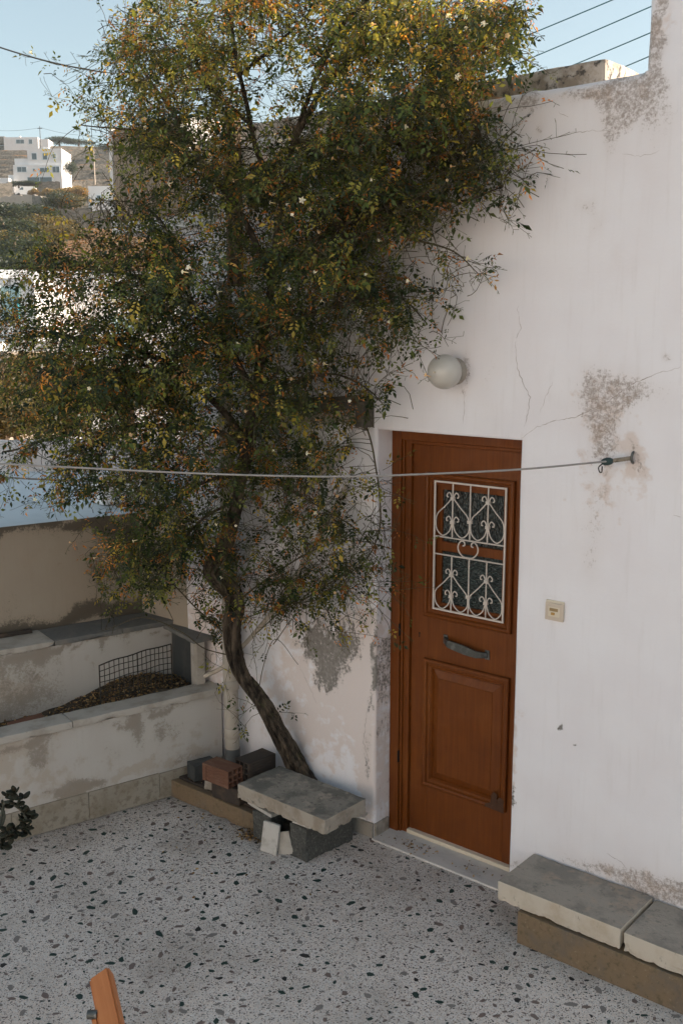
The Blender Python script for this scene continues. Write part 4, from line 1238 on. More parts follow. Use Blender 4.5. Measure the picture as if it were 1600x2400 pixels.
# field walls
for i, (p0, p1, D0, D1, h, lab) in enumerate([((-60, 486), (80, 478), 190, 186, 1.6, 'pale stone field wall below the van'), ((80, 478), (150, 492), 186, 176, 1.6, 'dark stone field wall running down from the pale one'), ((-60, 452), (30, 440), 222, 224, 1.2, 'stone retaining wall left of the van'), ((60, 438), (140, 436), 232, 230, 1.0, 'rough stone retaining wall under the cubic house'), ((60, 520), (260, 530), 150, 150, 2.2, 'grey stone terrace wall above the dark shrubs'), ((0, 545), (130, 560), 128, 124, 1.5, 'low stone wall among the lower shrubs')]):
    A_, B_ = at(*p0, D0), at(*p1, D1); d_ = B_ - A_; L_ = math.hypot(d_[0], d_[1])
    mb = MB(); n = 24; vs = []; rr = random.Random(i)
    for k in range(n + 1):
        p_ = A_ + d_ * k / n; hh = h * rr.uniform(.85, 1.1)
        nx, ny = -d_[1] / L_ * .3, d_[0] / L_ * .3
        vs += [(p_[0] + nx, p_[1] + ny, p_[2] - 4), (p_[0] + nx, p_[1] + ny, p_[2] + hh), (p_[0] - nx, p_[1] - ny, p_[2] + hh), (p_[0] - nx, p_[1] - ny, p_[2] - 4)]
    vs = [(v[0] - A_[0], v[1] - A_[1], v[2] - A_[2]) for v in vs]
    mb.add(vs, [(4 * k + j, 4 * k + j + 1, 4 * k + 5 + j, 4 * k + 4 + j) for k in range(n) for j in range(3)])
    tag(mb.build('stone_wall', M['stonewall'] if i else M['farcream'], None, tuple(A_)), lab, 'wall')


# leaf material driven by a per-leaf colour
def leaf_mat(name, trans=.35, rough=.5):
    t = NT(name)
    a = t.n('ShaderNodeAttribute', attribute_name='tint')
    p = t.n('ShaderNodeBsdfPrincipled'); t.l(a.outputs['Color'], p.inputs['Base Color']); p.inputs['Roughness'].default_value = rough
    p.inputs['Specular IOR Level'].default_value = .35
    tr = t.n('ShaderNodeBsdfTranslucent')
    g = t.n('ShaderNodeMix', data_type='RGBA', blend_type='MULTIPLY'); g.inputs[0].default_value = 1
    t.l(a.outputs['Color'], g.inputs[6]); g.inputs[7].default_value = (2.7, 2.2, .95, 1)
    t.l(g.outputs[2], tr.inputs['Color'])
    mx = t.n('ShaderNodeMixShader'); mx.inputs[0].default_value = trans
    t.l(p.outputs[0], mx.inputs[1]); t.l(tr.outputs[0], mx.inputs[2]); t.l(mx.outputs[0], t.out.inputs[0])
    return t.m


M['leaf'] = leaf_mat('leaf', .42, .42)


def quads_mesh(name, V, C, nv, faces):
    """V (N, nv, 3) vertices of N copies of a small polygon set; C (N,3) tint; faces = list of index tuples in one copy"""
    N = len(V)
    me = bpy.data.meshes.new(name)
    me.vertices.add(N * nv)
    me.vertices.foreach_set('co', np.asarray(V, np.float32).reshape(-1))
    k = len(faces[0]); nf = len(faces)
    idx = (np.array(faces, np.int32)[None] + (np.arange(N, dtype=np.int32) * nv)[:, None, None]).reshape(-1)
    me.loops.add(N * nf * k)
    me.loops.foreach_set('vertex_index', idx)
    me.polygons.add(N * nf)
    me.polygons.foreach_set('loop_start', np.arange(N * nf, dtype=np.int32) * k)
    me.polygons.foreach_set('loop_total', np.full(N * nf, k, np.int32))
    me.update(calc_edges=True)
    ca = me.color_attributes.new('tint', 'FLOAT_COLOR', 'POINT')
    arr = np.ones((N, nv, 4), np.float32); arr[:, :, :3] = np.asarray(C)[:, None, :]
    ca.data.foreach_set('color', arr.ravel())
    return me


def unit(v): return v / (np.linalg.norm(v, axis=-1, keepdims=True) + 1e-9)


def bush_mesh(n, rx, ry, rz, size, cols, seed, lobes=7):
    g = np.random.default_rng(seed)
    cl = unit(g.normal(size=(lobes, 3))) * .55; cl[:, 2] = np.abs(cl[:, 2]) * .8
    c = cl[g.integers(0, lobes, n)] + unit(g.normal(size=(n, 3))) * (.5 * g.random((n, 1)) ** .35)
    c[:, 2] += .10
    c = c * np.array([rx, ry, rz])
    a = unit(g.normal(size=(n, 3))); b = unit(np.cross(a, g.normal(size=(n, 3))))
    s = size * g.uniform(.6, 1.4, (n, 1))
    V = np.stack([c - a * s, c + b * s * .5, c + a * s, c - b * s * .5], 1)
    ci = np.array(cols)[g.integers(0, len(cols), n)] * g.uniform(.7, 1.3, (n, 1))
    return quads_mesh('foliage', V, ci, 4, [(0, 1, 2, 3)])


DK = [(.035, .050, .036), (.050, .064, .042), (.026, .040, .032)]
OL = [(.115, .10, .055), (.085, .08, .045), (.15, .12, .06)]
DRY = [(.26, .19, .10), (.20, .15, .08), (.13, .11, .06)]
bush_kinds = [bush_mesh(5200, 1, 1, .8, .042, DK, 1, 11), bush_mesh(5200, 1, 1, .8, .042, DK + OL, 2, 11), bush_mesh(5200, 1, 1, .7, .042, OL, 3, 11), bush_mesh(4200, 1, 1, .7, .05, DRY, 4, 11)]
for b_ in bush_kinds: b_.materials.append(M['leaf'])
mb = MB(); mb.tube([(0, 0, -.6), (.02, 0, .3), (.1, .05, .7)], [.07, .05, .03], 6); stem_me = mb.mesh('stem'); stem_me.materials.append(M['post'])


def bush(px, py, D, w, h, kind, label, group=None, name='shrub'):
    q = at(px, py, D)
    e = empty(name, tuple(q), label, 'shrub' if name == 'shrub' else 'tree', group)
    e.rotation_euler = (0, 0, random.uniform(0, 6)); e.scale = (w, w, h)
    obj_from(bush_kinds[kind], 'foliage', None, e); obj_from(stem_me, 'stem', None, e)
    return e


for (px, py, D, w, h, k, lab) in [
    (165, 400, 236, 1.7, 3.0, 0, 'single round dark tree right of the cubic house'), (45, 434, 232, 3.2, 1.1, 0, 'clipped dark hedge bush in front of the cubic house, left half'), (72, 433, 232, 3.2, 1.1, 0, 'clipped dark hedge bush in front of the cubic house, right half'),
    (140, 478, 170, 3.6, 3.0, 0, 'dark bush below the van beside the field wall'), (170, 482, 168, 3.0, 2.4, 1, 'bush right of the dark bush below the van'),
    (100, 540, 120, 4.6, 2.6, 2, 'yellow-green rounded bush among dark shrubs'), (130, 556, 112, 3.4, 2.2, 2, 'paler bush right of the yellow-green one'),
    (60, 585, 100, 4.5, 2.4, 1, 'olive bush lower on the slope'), (20, 512, 140, 5.5, 2.8, 0, 'wide dark thicket at the left edge'), (70, 508, 142, 4.5, 2.4, 0, 'dark thicket right of the edge thicket'),
    (15, 560, 110, 4.5, 3.2, 0, 'tall dark bush at the left edge'), (30, 615, 90, 4.0, 3.2, 0, 'dark bush above the white roof at left'), (5, 645, 80, 3.4, 2.8, 0, 'dark bush at the left edge just above the white roof'),
    (80, 455, 205, 1.3, 1.6, 3, 'dry tuft in front of the van'), (115, 460, 205, 2.2, 2.2, 3, 'dry grass clump right of the van'), (160, 452, 215, 3.0, 1.6, 3, 'sunlit dry bush on the orange slope'),
    (190, 455, 205, 2.6, 1.8, 3, 'dry bush left of the terrace house'), (250, 350, 330, 4.0, 2.2, 0, 'dark scrub near the right end of the ridge'), (140, 333, 384, 6.0, 2.4, 0, 'dark scrub on the skyline right of the ridge house'), (185, 335, 384, 6.0, 2.0, 0, 'low dark scrub further right on the skyline'),
    (40, 1010, 11.5, .55, .55, 2, 'sunlit yellow-green shrub behind the roof parapet'), (90, 1000, 12.5, .6, .5, 2, 'pale green shrub right of the yellow one behind the parapet'), (10, 960, 13.5, .7, .8, 2, 'bright shrub at the left edge above the parapet'),
    (110, 985, 14, .5, .6, 0, 'small dark cypress-like bush behind the parapet'), (70, 915, 15, .9, .8, 3, 'dry tan shrub under the white building'), (150, 940, 15, 1.2, .8, 1, 'olive shrub behind the vine under the white building'), (300, 950, 15, 1.6, .8, 1, 'olive shrub behind the thick of the vine')]:
    bush(px, py, D, w, h, k, lab)
gs = random.Random(11)
for i in range(60):
    D = gs.uniform(150, 350); y = float(np.interp(D, [150, 180, 210, 240, 270, 300, 340, 380], [530, 500, 472, 448, 424, 398, 366, 340])); px = gs.uniform(-30, 340)
    k = px_k = (px - CX) / F
    u = k * D; p = far(u, D, ground_z(u, D)); w = gs.uniform(.8, 2.0)
    e = empty('shrub', tuple(p), 'small dry shrub dotted on the terraced hillside', 'shrub', 'small shrubs dotted over the hillside terraces'); e.scale = (w, w, w * gs.uniform(.5, .8))
    obj_from(bush_kinds[gs.choice([0, 0, 1, 3])], 'foliage', None, e)

# ------------------------------------------------------------------ unseen white house added behind the viewer, bounces sun into the shaded courtyard
op = empty('added_bounce_house', (0, -10.4, 0), 'white flat-roofed house with brown shutters, added unseen to bounce sunlight', 'house')
for (x0, x1, y0, y1, z0, z1) in [(-5.5, 7.5, -5, 0, -2.6, 4.6), (-5.5, 7.5, -5, -4.7, 4.602, 5.0), (2.6, 7.5, -4.69, -.4, 4.602, 6.6)]:
    mb = MB(); mb.box(x0, x1, y0, y1, z0, z1); mb.build('wall', M['farwhite'], op)
for (x0, x1, z0, z1) in [(-3.6, -2.6, 1.0, 2.3), (.2, 1.2, 1.0, 2.3), (4.6, 5.6, 1.0, 2.3)]:
    mb = MB(); mb.box(x0, x1, 0.001, .05, z0, z1); w = mb.build('window', M['door_paint'], op)
    m2 = MB(); m2.box(x0 + .08, x1 - .08, .051, .06, z0 + .08, z1 - .08); m2.build('pane', M['glassdark'], w)
mb = MB(); mb.box(2.4, 3.3, .001, .05, 0, 2.15); mb.build('door', M['door_paint'], op)

# ------------------------------------------------------------------ white building just below, seen through the vine
D = 21; q = at(180, 835, D)
nb = empty('white_building', tuple(q), 'bright white building with turquoise shutters behind the left of the vine', 'building'); nb.rotation_euler = (0, 0, HEAD + R(10))
for (x0, x1, y0, y1, z0, z1) in [(-2.4, 2.6, 0, 5, -3.6, 1.55), (-2.3, 2.5, .3, 4.7, 1.552, 1.75), (-6.5, -2.41, 1.6, 5.5, -3.6, 1.3)]:
    mb = MB(); mb.box(x0, x1, y0, y1, z0, z1); mb.build('wall', M['farwhite'], nb)
for (x0, x1, z0, z1) in [(.7, 1.2, .0, .8), (-1.1, -.6, .0, .8)]:
    mb = MB(); mb.box(x0, x1, -.05, 0.02, z0, z1); w = mb.build('window', M['farblue'], nb)
    m2 = MB(); m2.box(x0 + .08, x1 - .08, -.07, -.051, z0 + .08, z1 - .08); m2.build('pane', M['pale_turq'], w)
D = 19; q = at(20, 800, D)
nb2 = empty('pale_annex', tuple(q), 'pale blue annex with white framed turquoise door at the left edge', 'building'); nb2.rotation_euler = (0, 0, HEAD + R(-4))
for (x0, x1, y0, y1, z0, z1, m) in [(-3, -.02, -.9, 3, -3.6, .0, 'farblue'), (-3, .55, 0, 3, .002, 1.15, 'farwhite')]:
    mb = MB(); mb.box(x0, x1, y0, y1, z0, z1); mb.build('wall', M[m], nb2)
mb = MB(); mb.box(-.35, .28, -.04, .02, .33, 1.0); w = mb.build('door', M['pale_turq'], nb2)
mb = MB(); mb.box(-.18, -.08, -.08, -.041, .30, 1.05); mb.build('frame', M['farwhite'], w)
mb = MB(); mb.box(.18, .26, -.08, -.041, .38, .75); mb.build('trim', M['turq'], w)
q = at(58, 850, 18); tag(rough_block('tan_shed', (.9, .9, 1.6), M['farcream'], None, (q[0], q[1], q[2] - .6), (0, 0, HEAD + R(30)), .02), 'small tan shed wall beside the pale annex', 'shed')

# ------------------------------------------------------------------ the jasmine vine
def bark_mat():
    t = NT('vine_bark')
    n = t.noise(26, 7, .65, t.map(scale=(1, 1, .25))); n2 = t.noise(90, 5, .7, t.map(scale=(1, 1, .35)))
    col = t.mix(t.ramp(n, .35, .65), (.022, .016, .012), (.125, .095, .068))
    col = t.mix(t.ramp(t.noise(9, 4, .6), .58, .72, 0, .6), col, (.12, .13, .055))
    col = t.mix(t.ramp(n2, .55, .7, 0, .6), col, (.035, .028, .022))
    return t.done(col, .9, 0, t.bump(t.math('MULTIPLY_ADD', n2, .5, n), 1.0, .025), .2)


M['bark'] = bark_mat()
M['twig'] = weathered('brown_twig', (.075, .06, .036), [(40, (.12, .10, .05), .45, .65, .8, I3)], .8, None, .2)
vroot = np.array([-.60, -.10, .10])
vine = empty('jasmine_vine', tuple(vroot), 'large old jasmine vine with twisted trunk covering the white wall', 'vine')
TR = [(722, 1850, -.06, .062), (695, 1785, -.08, .054), (657, 1712, -.12, .048), (612, 1640, -.17, .044), (572, 1585, -.20, .043), (552, 1530, -.22, .047), (546, 1470, -.23, .046), (553, 1410, -.23, .046), (537, 1382, -.24, .044), (505, 1358, -.27, .046), (490, 1335, -.29, .042), (505, 1305, -.30, .041), (528, 1272, -.30, .040), (540, 1230, -.30, .040), (556, 1180, -.30, .038), (566, 1120, -.31, .036), (585, 1040, -.34, .034), (600, 930, -.36, .030), (615, 800, -.36, .026), (640, 640, -.38, .022), (660, 480, -.40, .018), (690, 330, -.42, .014), (740, 180, -.45, .010)]
tp = [wl(x, y, t) for x, y, t, r in TR]; S_ = spline(tp, 7); rr_ = np.interp(np.linspace(0, 1, len(S_)), np.linspace(0, 1, len(TR)), [q[3] for q in TR])
S_ = spline(tp, 16); rr_ = np.interp(np.linspace(0, 1, len(S_)), np.linspace(0, 1, len(TR)), [q[3] for q in TR])
def barkmod(i, an):
    tw = an + i * .03
    l = i * .07
    c1, s1 = math.cos(tw), math.sin(tw)
    lump = .30 * mnoise.noise(Vector((c1 * .9, s1 * .9, l * .7)))
    fur = abs(mnoise.noise(Vector((c1 * 2.6, s1 * 2.6, l * .35)))) * .62 + abs(mnoise.noise(Vector((c1 * 6, s1 * 6, l * .9 + 7)))) * .26
    return .80 + lump + fur + .10 * mnoise.noise(Vector((c1 * 4, s1 * 4, l * 4)))
mb = MB(); mb.tube(rel(S_, vroot), [r_ * .84 for r_ in rr_], 44, True, False, barkmod); trunk = mb.build('trunk', M['bark'], vine)

# older stems wound round the trunk
for (ph, rate, i0, i1, r) in [(.4, .024, 0, 270, .017), (2.6, -.018, 14, 220, .013), (4.4, .03, 70, 275, .010)]:
    St = []
    for i in range(i0, min(i1, len(S_))):
        t_ = unit(S_[min(i + 1, len(S_) - 1)] - S_[max(i - 1, 0)]); u_ = unit(np.cross(t_, np.array([0, 1.0, 0]))); w_ = np.cross(t_, u_); an = ph + i * rate
        St.append(S_[i] + (u_ * math.cos(an) + w_ * math.sin(an)) * rr_[i] * 1.02)
    mb = MB(); mb.tube(rel(St, vroot), [r * (1 + .25 * mnoise.noise(Vector((i * .2, ph, 0)))) for i in range(len(St))], 10, True, True, lambda i, an: 1 + .15 * math.sin(3 * an + i * .1)); mb.build('stem_strand', M['bark'], vine)
# main limbs: pixel path with distance in front of the house wall
def limb(pts, r0, r1, per=8):
    P_ = [wl(x, y, t) if t > -5 else at(x, y, -t) for x, y, t in pts]
    S = spline(P_, per)
    # keep away from plaster
    S = [np.array([p[0], min(p[1], -.02) if (p[0] > WL and p[2] < WT) else p[1], p[2]]) for p in S]
    return S, list(np.linspace(r0, r1, len(S)))


LIMBS = [
    ([(585, 1040, -.34), (520, 960, -.45), (430, 880, -.6), (330, 820, -.75), (220, 800, -.85), (110, 790, -.9), (20, 800, -.9)], .022, .006),
    ([(600, 930, -.36), (540, 820, -.5), (450, 720, -.62), (330, 660, -.75), (200, 620, -.85), (110, 600, -.9)], .020, .005),
    ([(585, 1040, -.34), (500, 1010, -.5), (380, 1000, -.62), (250, 1010, -.75), (120, 1030, -.8), (10, 1060, -.8)], .018, .005),
    ([(640, 640, -.38), (560, 500, -.45), (480, 380, -.5), (400, 260, -.55), (330, 150, -.6), (290, 60, -.6)], .018, .005),
    ([(480, 380, -.5), (380, 330, -.55), (280, 300, -.6), (190, 290, -.6)], .010, .003),
    ([(660, 480, -.40), (600, 330, -.5), (560, 180, -.55), (540, 40, -.55), (530, -80, -.5)], .016, .005),
    ([(690, 330, -.42), (760, 200, -.4), (860, 120, -.3), (970, 100, -.2), (1080, 110, -.1), (1190, 130, 0)], .016, .004),
    ([(740, 180, -.45), (800, 60, -.45), (900, -20, -.4), (1050, -40, -.3), (1200, 20, -.2)], .012, .004),
    ([(640, 640, -.38), (740, 560, -.4), (860, 500, -.38), (980, 470, -.3), (1090, 470, -.22), (1180, 440, -.16)], .015, .003),
    ([(860, 500, -.38), (960, 560, -.3), (1060, 590, -.22), (1120, 640, -.16)], .008, .002),
    ([(615, 800, -.36), (720, 740, -.38), (830, 700, -.33), (930, 700, -.25), (1000, 760, -.15)], .012, .003),
    ([(600, 930, -.36), (700, 900, -.34), (780, 880, -.28), (860, 910, -.18), (910, 960, -.1)], .010, .002),
    ([(690, 330, -.42), (800, 340, -.4), (920, 340, -.34), (1040, 360, -.26), (1130, 330, -.18)], .010, .003),
    ([(566, 1120, -.31), (480, 1130, -.4), (400, 1180, -.5), (330, 1250, -.55), (260, 1330, -.5)], .012, .003),
    ([(556, 1180, -.30), (470, 1220, -.38), (400, 1300, -.45), (360, 1380, -.4)], .009, .003),
    ([(850, 985, -.05), (872, 1060, -.07), (884, 1150, -.08), (886, 1250, -.08), (850, 1320, -.10), (780, 1360, -.14), (700, 1410, -.18), (600, 1480, -.2)], .005, .0035),
    ([(566, 1120, -.31), (650, 1130, -.25), (740, 1180, -.18), (820, 1230, -.12), (880, 1290, -.08)], .007, .002),
    ([(545, 1420, -.22), (640, 1350, -.2), (740, 1290, -.15), (830, 1270, -.12), (920, 1290, -.1)], .006, .002),
    ([(540, 1500, -.2), (460, 1430, -.3), (400, 1360, -.4), (330, 1300, -.45)], .006, .002),
    ([(550, 1540, -.2), (480, 1520, -.28), (420, 1480, -.4), (330, 1450, -.5), (240, 1480, -.55)], .004, .0015),
    ([(552, 1450, -.22), (640, 1430, -.2), (730, 1420, -.16), (790, 1430, -.12)], .004, .0015),
    ([(600, 1640, -.15), (640, 1500, -.12), (700, 1560, -.06)], .003, .0015), ([(560, 1600, -.2), (620, 1690, -.12), (650, 1760, -.08)], .004, .0015),
    ([(640, 1510, -.1), (700, 1440, -.08), (770, 1380, -.07)], .003, .0012),
    ([(600, 300, -.5), (460, 180, -.55), (360, 60, -.6)], .009, .003), ([(560, 180, -.5), (700, 60, -.5), (800, -60, -.4)], .009, .003),
    ([(450, 720, -.62), (400, 560, -.6), (330, 480, -.6), (240, 470, -.7)], .008, .002), ([(330, 820, -.75), (260, 920, -.8), (160, 960, -.8)], .008, .002),
    ([(500, 1010, -.5), (420, 1090, -.55), (300, 1130, -.6), (180, 1160, -.6)], .007, .002)]
NODES = [np.array(p) for p in S_[183::2]]
for pts, r0, r1 in LIMBS:
    S, rr2 = limb(pts, r0, r1)
    # a little wander
    S = [p + .02 * np.array(mnoise.noise_vector(Vector(p * 3))) for p in S]
    S = [np.array([p[0], min(p[1], -.012) if (p[0] > WL and p[2] < WT) else p[1], p[2]]) for p in S]
    mb = MB(); mb.tube(rel(S, vroot), rr2, 7 if r0 > .008 else 5); mb.build('limb', M['bark'] if r0 > .008 else M['twig'], vine)
    NODES += S[3:]
NODES = np.array(NODES)

# clumps of foliage: centre in the picture, spread, weight, distance in front of the wall (near, far)
BLOBS = [(640, 90, 330, 190, 1.0, .15, .9), (990, 90, 190, 130, 1.7, -.25, .55), (1130, 120, 90, 90, .25, -.25, .3), (370, 170, 140, 190, .55, .3, .9), (250, 250, 90, 100, .32, .4, .8), (400, 330, 110, 90, .40, .3, .8),
         (620, 330, 210, 160, .9, .15, .8), (700, 480, 190, 140, 1.0, .12, .7), (880, 380, 180, 170, .8, .06, .55), (880, 520, 160, 90, .55, .05, .45), (1090, 480, 110, 130, .36, .03, .3), (1110, 330, 90, 60, .22, .03, .2),
         (700, 640, 230, 120, .95, .1, .7), (890, 630, 160, 80, .55, .04, .35), (420, 540, 160, 60, .7, .3, .9), (250, 640, 210, 110, .85, .4, 1.1), (200, 780, 200, 150, .95, .4, 1.2), (230, 930, 220, 130, .95, .4, 1.1), (230, 1060, 220, 80, .8, .4, 1.0),
         (450, 720, 150, 170, 1.0, .2, .9), (450, 920, 170, 180, .8, .2, .9), (600, 860, 160, 160, .7, .1, .6), (540, 1040, 170, 110, .65, .1, .6), (800, 760, 150, 90, .6, .04, .35), (770, 920, 120, 90, .32, .04, .3), (720, 1050, 120, 90, .3, .04, .3),
         (400, 1160, 150, 110, .85, .15, .7), (370, 1280, 140, 110, 1.15, .2, .6), (310, 1330, 100, 70, 1.0, .25, .6), (640, 1180, 120, 90, .34, .06, .4), (740, 1220, 120, 110, .32, .04, .25), (680, 1370, 140, 80, .5, .04, .3), (470, 1380, 70, 70, .30, .1, .4), (860, 1210, 55, 180, .32, .03, .15), (930, 1280, 50, 90, .14, .03, .1),
         (60, 760, 80, 140, .30, .4, 1.1), (50, 960, 80, 120, .28, .4, 1.0), (140, 1140, 140, 55, .20, .4, .9), (330, 1170, 110, 60, .4, .3, .7), (960, 780, 60, 50, .10, .03, .15), (850, 940, 70, 60, .18, .03, .15), (1000, 235, 130, 55, 1.1, .02, .3), (620, 1640, 40, 70, .05, .05, .15), (500, 1480, 60, 60, .10, .1, .4), (420, 1260, 80, 110, .6, .12, .5), (660, 1290, 160, 120, .4, .05, .3), (760, 1350, 120, 80, .42, .04, .2), (1110, 420, 110, 130, .38, .03, .3), (1130, 570, 80, 60, .22, .03, .25), (1140, 70, 90, 80, .3, -.3, .3), (1050, 200, 120, 50, .9, -.2, .25), (960, 700, 110, 60, .25, .03, .25), (880, 880, 60, 70, .2, .03, .15), (130, 560, 110, 50, .3, .4, .9), (230, 500, 110, 40, .25, .4, .9), (40, 1090, 80, 60, .15, .4, .9), (400, 410, 120, 110, 1.1, .3, .8), (600, 1640, 50, 70, .10, .05, .2)]
EV = np.array([b[2] * b[3] * b[4] for b in BLOBS]); 
NT_ = 4300
cnt = np.maximum(2, (EV / EV.sum() * NT_)).astype(int)
Q = []
for (cx, cy, rx, ry, w, t0, t1), k in zip(BLOBS, cnt):
    nc = max(4, int(k / 6))
    cen = []
    while len(cen) < nc:
        u, v = rng.uniform(-1, 1, 2)
        if u * u + v * v < 1: cen.append((cx + u * rx * (1 + .12 * rng.normal()), cy + v * ry * (1 + .12 * rng.normal()), rng.uniform(t0, t1)))
    for _ in range(k):
        ccx, ccy, ct = cen[rng.integers(0, nc)]
        x, y = ccx + rng.normal() * 34, ccy + rng.normal() * 34
        t = ct + rng.normal() * .07
        p = wl(x, y, -t)
        # left of the house end the wall plane recedes; keep the mass within reach of the trunk
        if x < 440: p = at(x, y, np.dot(wl(440, y, -t) - CAM, cF) + (440 - x) * .0012 + rng.uniform(-.25, .25))
        if p[0] > WL - .05 and p[2] < WT and p[1] > -.025: p[1] = -.025 - rng.random() * .03
        # hanging over the gap to the ribbed panel: thin out
        if 330 < x < 650 and 385 < y < 520 and rng.random() < .2: continue
        Q.append((p, w))
QP = np.array([q[0] for q in Q])


def nearest(P_):
    out = np.empty(len(P_), int)
    for i in range(0, len(P_), 400):
        d = ((P_[i:i + 400, None, :] - NODES[None]) ** 2).sum(-1); out[i:i + 400] = d.argmin(1)
    return out


near = nearest(QP)
twV, leafP, leafD, leafS, leafDead = [], [], [], [], []
spr = []


def prism(a, b, r0, r1, out):
    out.append((a, b, r0, r1))


segs = []
for i, (q, w) in enumerate(Q):
    n0 = NODES[near[i]]
    d = q - n0; L_ = np.linalg.norm(d)
    if L_ > .75: n0 = q - d / L_ * rng.uniform(.4, .75); d = q - n0; L_ = np.linalg.norm(d)
    if L_ < .18: n0 = q - unit(d + rng.normal(size=3) * .1) * .2; d = q - n0; L_ = .2
    mid = n0 + d * .5 + rng.normal(size=3) * L_ * .16 + np.array([0, -.02, .10 * L_])
    end = q + rng.normal(size=3) * .03 + np.array([0, 0, -.06 * L_])
    K = max(4, int(L_ / .05))
    pts = [(1 - t) ** 2 * n0 + 2 * t * (1 - t) * mid + t * t * end for t in np.linspace(0, 1, K + 1)]
    pts = [p + rng.normal(size=3) * .004 for p in pts]
    if any(p[0] > WL and p[2] < WT and p[1] > -.006 for p in pts):
        for p in pts:
            if p[0] > WL and p[2] < WT: p[1] = min(p[1], -.008)
    for a, b, k in zip(pts[:-1], pts[1:], range(K)):
        r = .0024 * (1 - .6 * k / K); segs.append((a, b, r, r * .9))
    dead_tw = rng.random() < .13
    for k in range(K + 1):
        f = k / K
        if f < .28: continue
        for s_ in range(2):
            if rng.random() < (.62 if w > .5 else .46):
                td = unit(pts[min(k + 1, K)] - pts[max(k - 1, 0)])
                side = unit(np.cross(td, rng.normal(size=3)))
                leafP.append(pts[k] + (pts[min(k + 1, K)] - pts[k]) * rng.random()); leafD.append(unit(side * 1.0 + td * .5 + np.array([0, -.1, -.25 - .3 * rng.random()])))
                leafS.append(rng.uniform(.8, 1.5)); leafDead.append(dead_tw and rng.random() < .75 or rng.random() < .07)
    # terminal spray of thin forked stalks
    ns = rng.integers(2, 6)
    td = unit(end - pts[-3])
    for _ in range(ns):
        b0 = pts[-1 - rng.integers(0, 2)]
        dd = unit(td + rng.normal(size=3) * .55); b1 = b0 + dd * rng.uniform(.035, .11)
        segs.append((b0, b1, .0011, .0009))
        for _k in range(rng.integers(1, 4)):
            b2 = b1 + unit(dd + rng.normal(size=3) * .6) * rng.uniform(.012, .03); segs.append((b1, b2, .0009, .0013))

# loose bare shoots
edge = np.array([i for i, q in enumerate(Q) if q[1] < .65])
for _ in range(1000):
    k = rng.choice(edge) if rng.random() < .65 else rng.integers(0, len(QP)); p = QP[k].copy(); dd = unit(np.array([rng.normal(), rng.normal() * .5 - .1, rng.normal() * .7 - .15])); L_ = rng.uniform(.12, .4)
    prev = p
    for j in range(6):
        dd = unit(dd + rng.normal(size=3) * .12 + np.array([0, 0, -.03])); nx = prev + dd * L_ / 6
        if nx[0] > WL and nx[2] < WT: nx[1] = min(nx[1], -.01)
        segs.append((prev, nx, .0016, .0014)); prev = nx
        if j > 1 and rng.random() < .6:
            for _k in range(rng.integers(1, 3)):
                f1 = prev + unit(dd + rng.normal(size=3) * .7) * rng.uniform(.02, .06); segs.append((prev, f1, .0010, .0009))
                for _m in range(rng.integers(1, 3)): segs.append((f1, f1 + unit(f1 - prev + rng.normal(size=3) * .02) * rng.uniform(.01, .025), .0009, .0012))
        if rng.random() < .35:
            leafP.append(prev.copy()); leafD.append(unit(dd + rng.normal(size=3) * .8 + np.array([0, 0, -.3]))); leafS.append(rng.uniform(.8, 1.4)); leafDead.append(rng.random() < .3)

sa = np.array([s[0] for s in segs]); sb = np.array([s[1] for s in segs]); r0 = np.array([s[2] for s in segs])[:, None]; r1 = np.array([s[3] for s in segs])[:, None]
td = unit(sb - sa); up = np.where(np.abs(td[:, 2:3]) < .9, np.array([[0, 0, 1.0]]), np.array([[1.0, 0, 0]])); u = unit(np.cross(td, up)); v = np.cross(td, u)
ring = []
for base, r in ((sa, r0), (sb, r1)):
    for k in range(3):
        an = 2 * math.pi * k / 3; ring.append(base + (u * math.cos(an) + v * math.sin(an)) * r)
V = np.stack(ring, 1) - vroot
thin = r0[:, 0] < .00125
C = np.where(thin[:, None], np.array([[.085, .085, .034]]), np.array([[.075, .06, .036]])) * rng.uniform(.6, 1.4, (len(V), 1))
me = quads_mesh('twigs', V, C, 6, [(0, 1, 4, 3), (1, 2, 5, 4), (2, 0, 3, 5)])
M['twig_tint'] = leaf_mat('twig_tint', .05, .7)
tag(obj_from(me, 'twigs', M['twig_tint'], vine), kind='stuff')

# compound leaves: a terminal and two or three pairs of leaflets, each folded on its midrib
P_ = np.array(leafP); Dv = np.array(leafD); Sz = np.array(leafS); dead = np.array(leafDead)
N = len(P_)
nrm = unit(np.cross(Dv, np.cross(rng.normal(size=(N, 3)) * .6 + np.array([.3, -.7, .9]), Dv)))
lat = np.cross(Dv, nrm)
g = rng.random(N)
tint = np.empty((N, 3))
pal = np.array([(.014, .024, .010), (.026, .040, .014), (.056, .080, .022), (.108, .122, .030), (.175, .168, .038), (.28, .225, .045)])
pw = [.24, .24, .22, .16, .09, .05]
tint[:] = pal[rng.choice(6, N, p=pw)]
hi = P_[:, 2] > 3.75 + .2 * rng.random(N)  # top leaves: golden sunlight put into the tint as a yellower palette
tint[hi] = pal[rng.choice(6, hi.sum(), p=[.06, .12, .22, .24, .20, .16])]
dpal = np.array([(.30, .12, .028), (.38, .175, .04), (.22, .10, .034), (.14, .08, .04), (.46, .28, .11)])
tint[dead] = dpal[rng.choice(5, dead.sum(), p=[.28, .2, .25, .17, .10])]
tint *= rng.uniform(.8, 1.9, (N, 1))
lay = [(.050, 0, .030), (.036, 1, .021), (.036, -1, .021), (.022, 1, .019), (.022, -1, .019), (.010, 1, .015), (.010, -1, .015)]
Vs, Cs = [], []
curl = np.where(dead, rng.uniform(.5, 1.3, N), rng.uniform(.1, .35, N))[:, None]
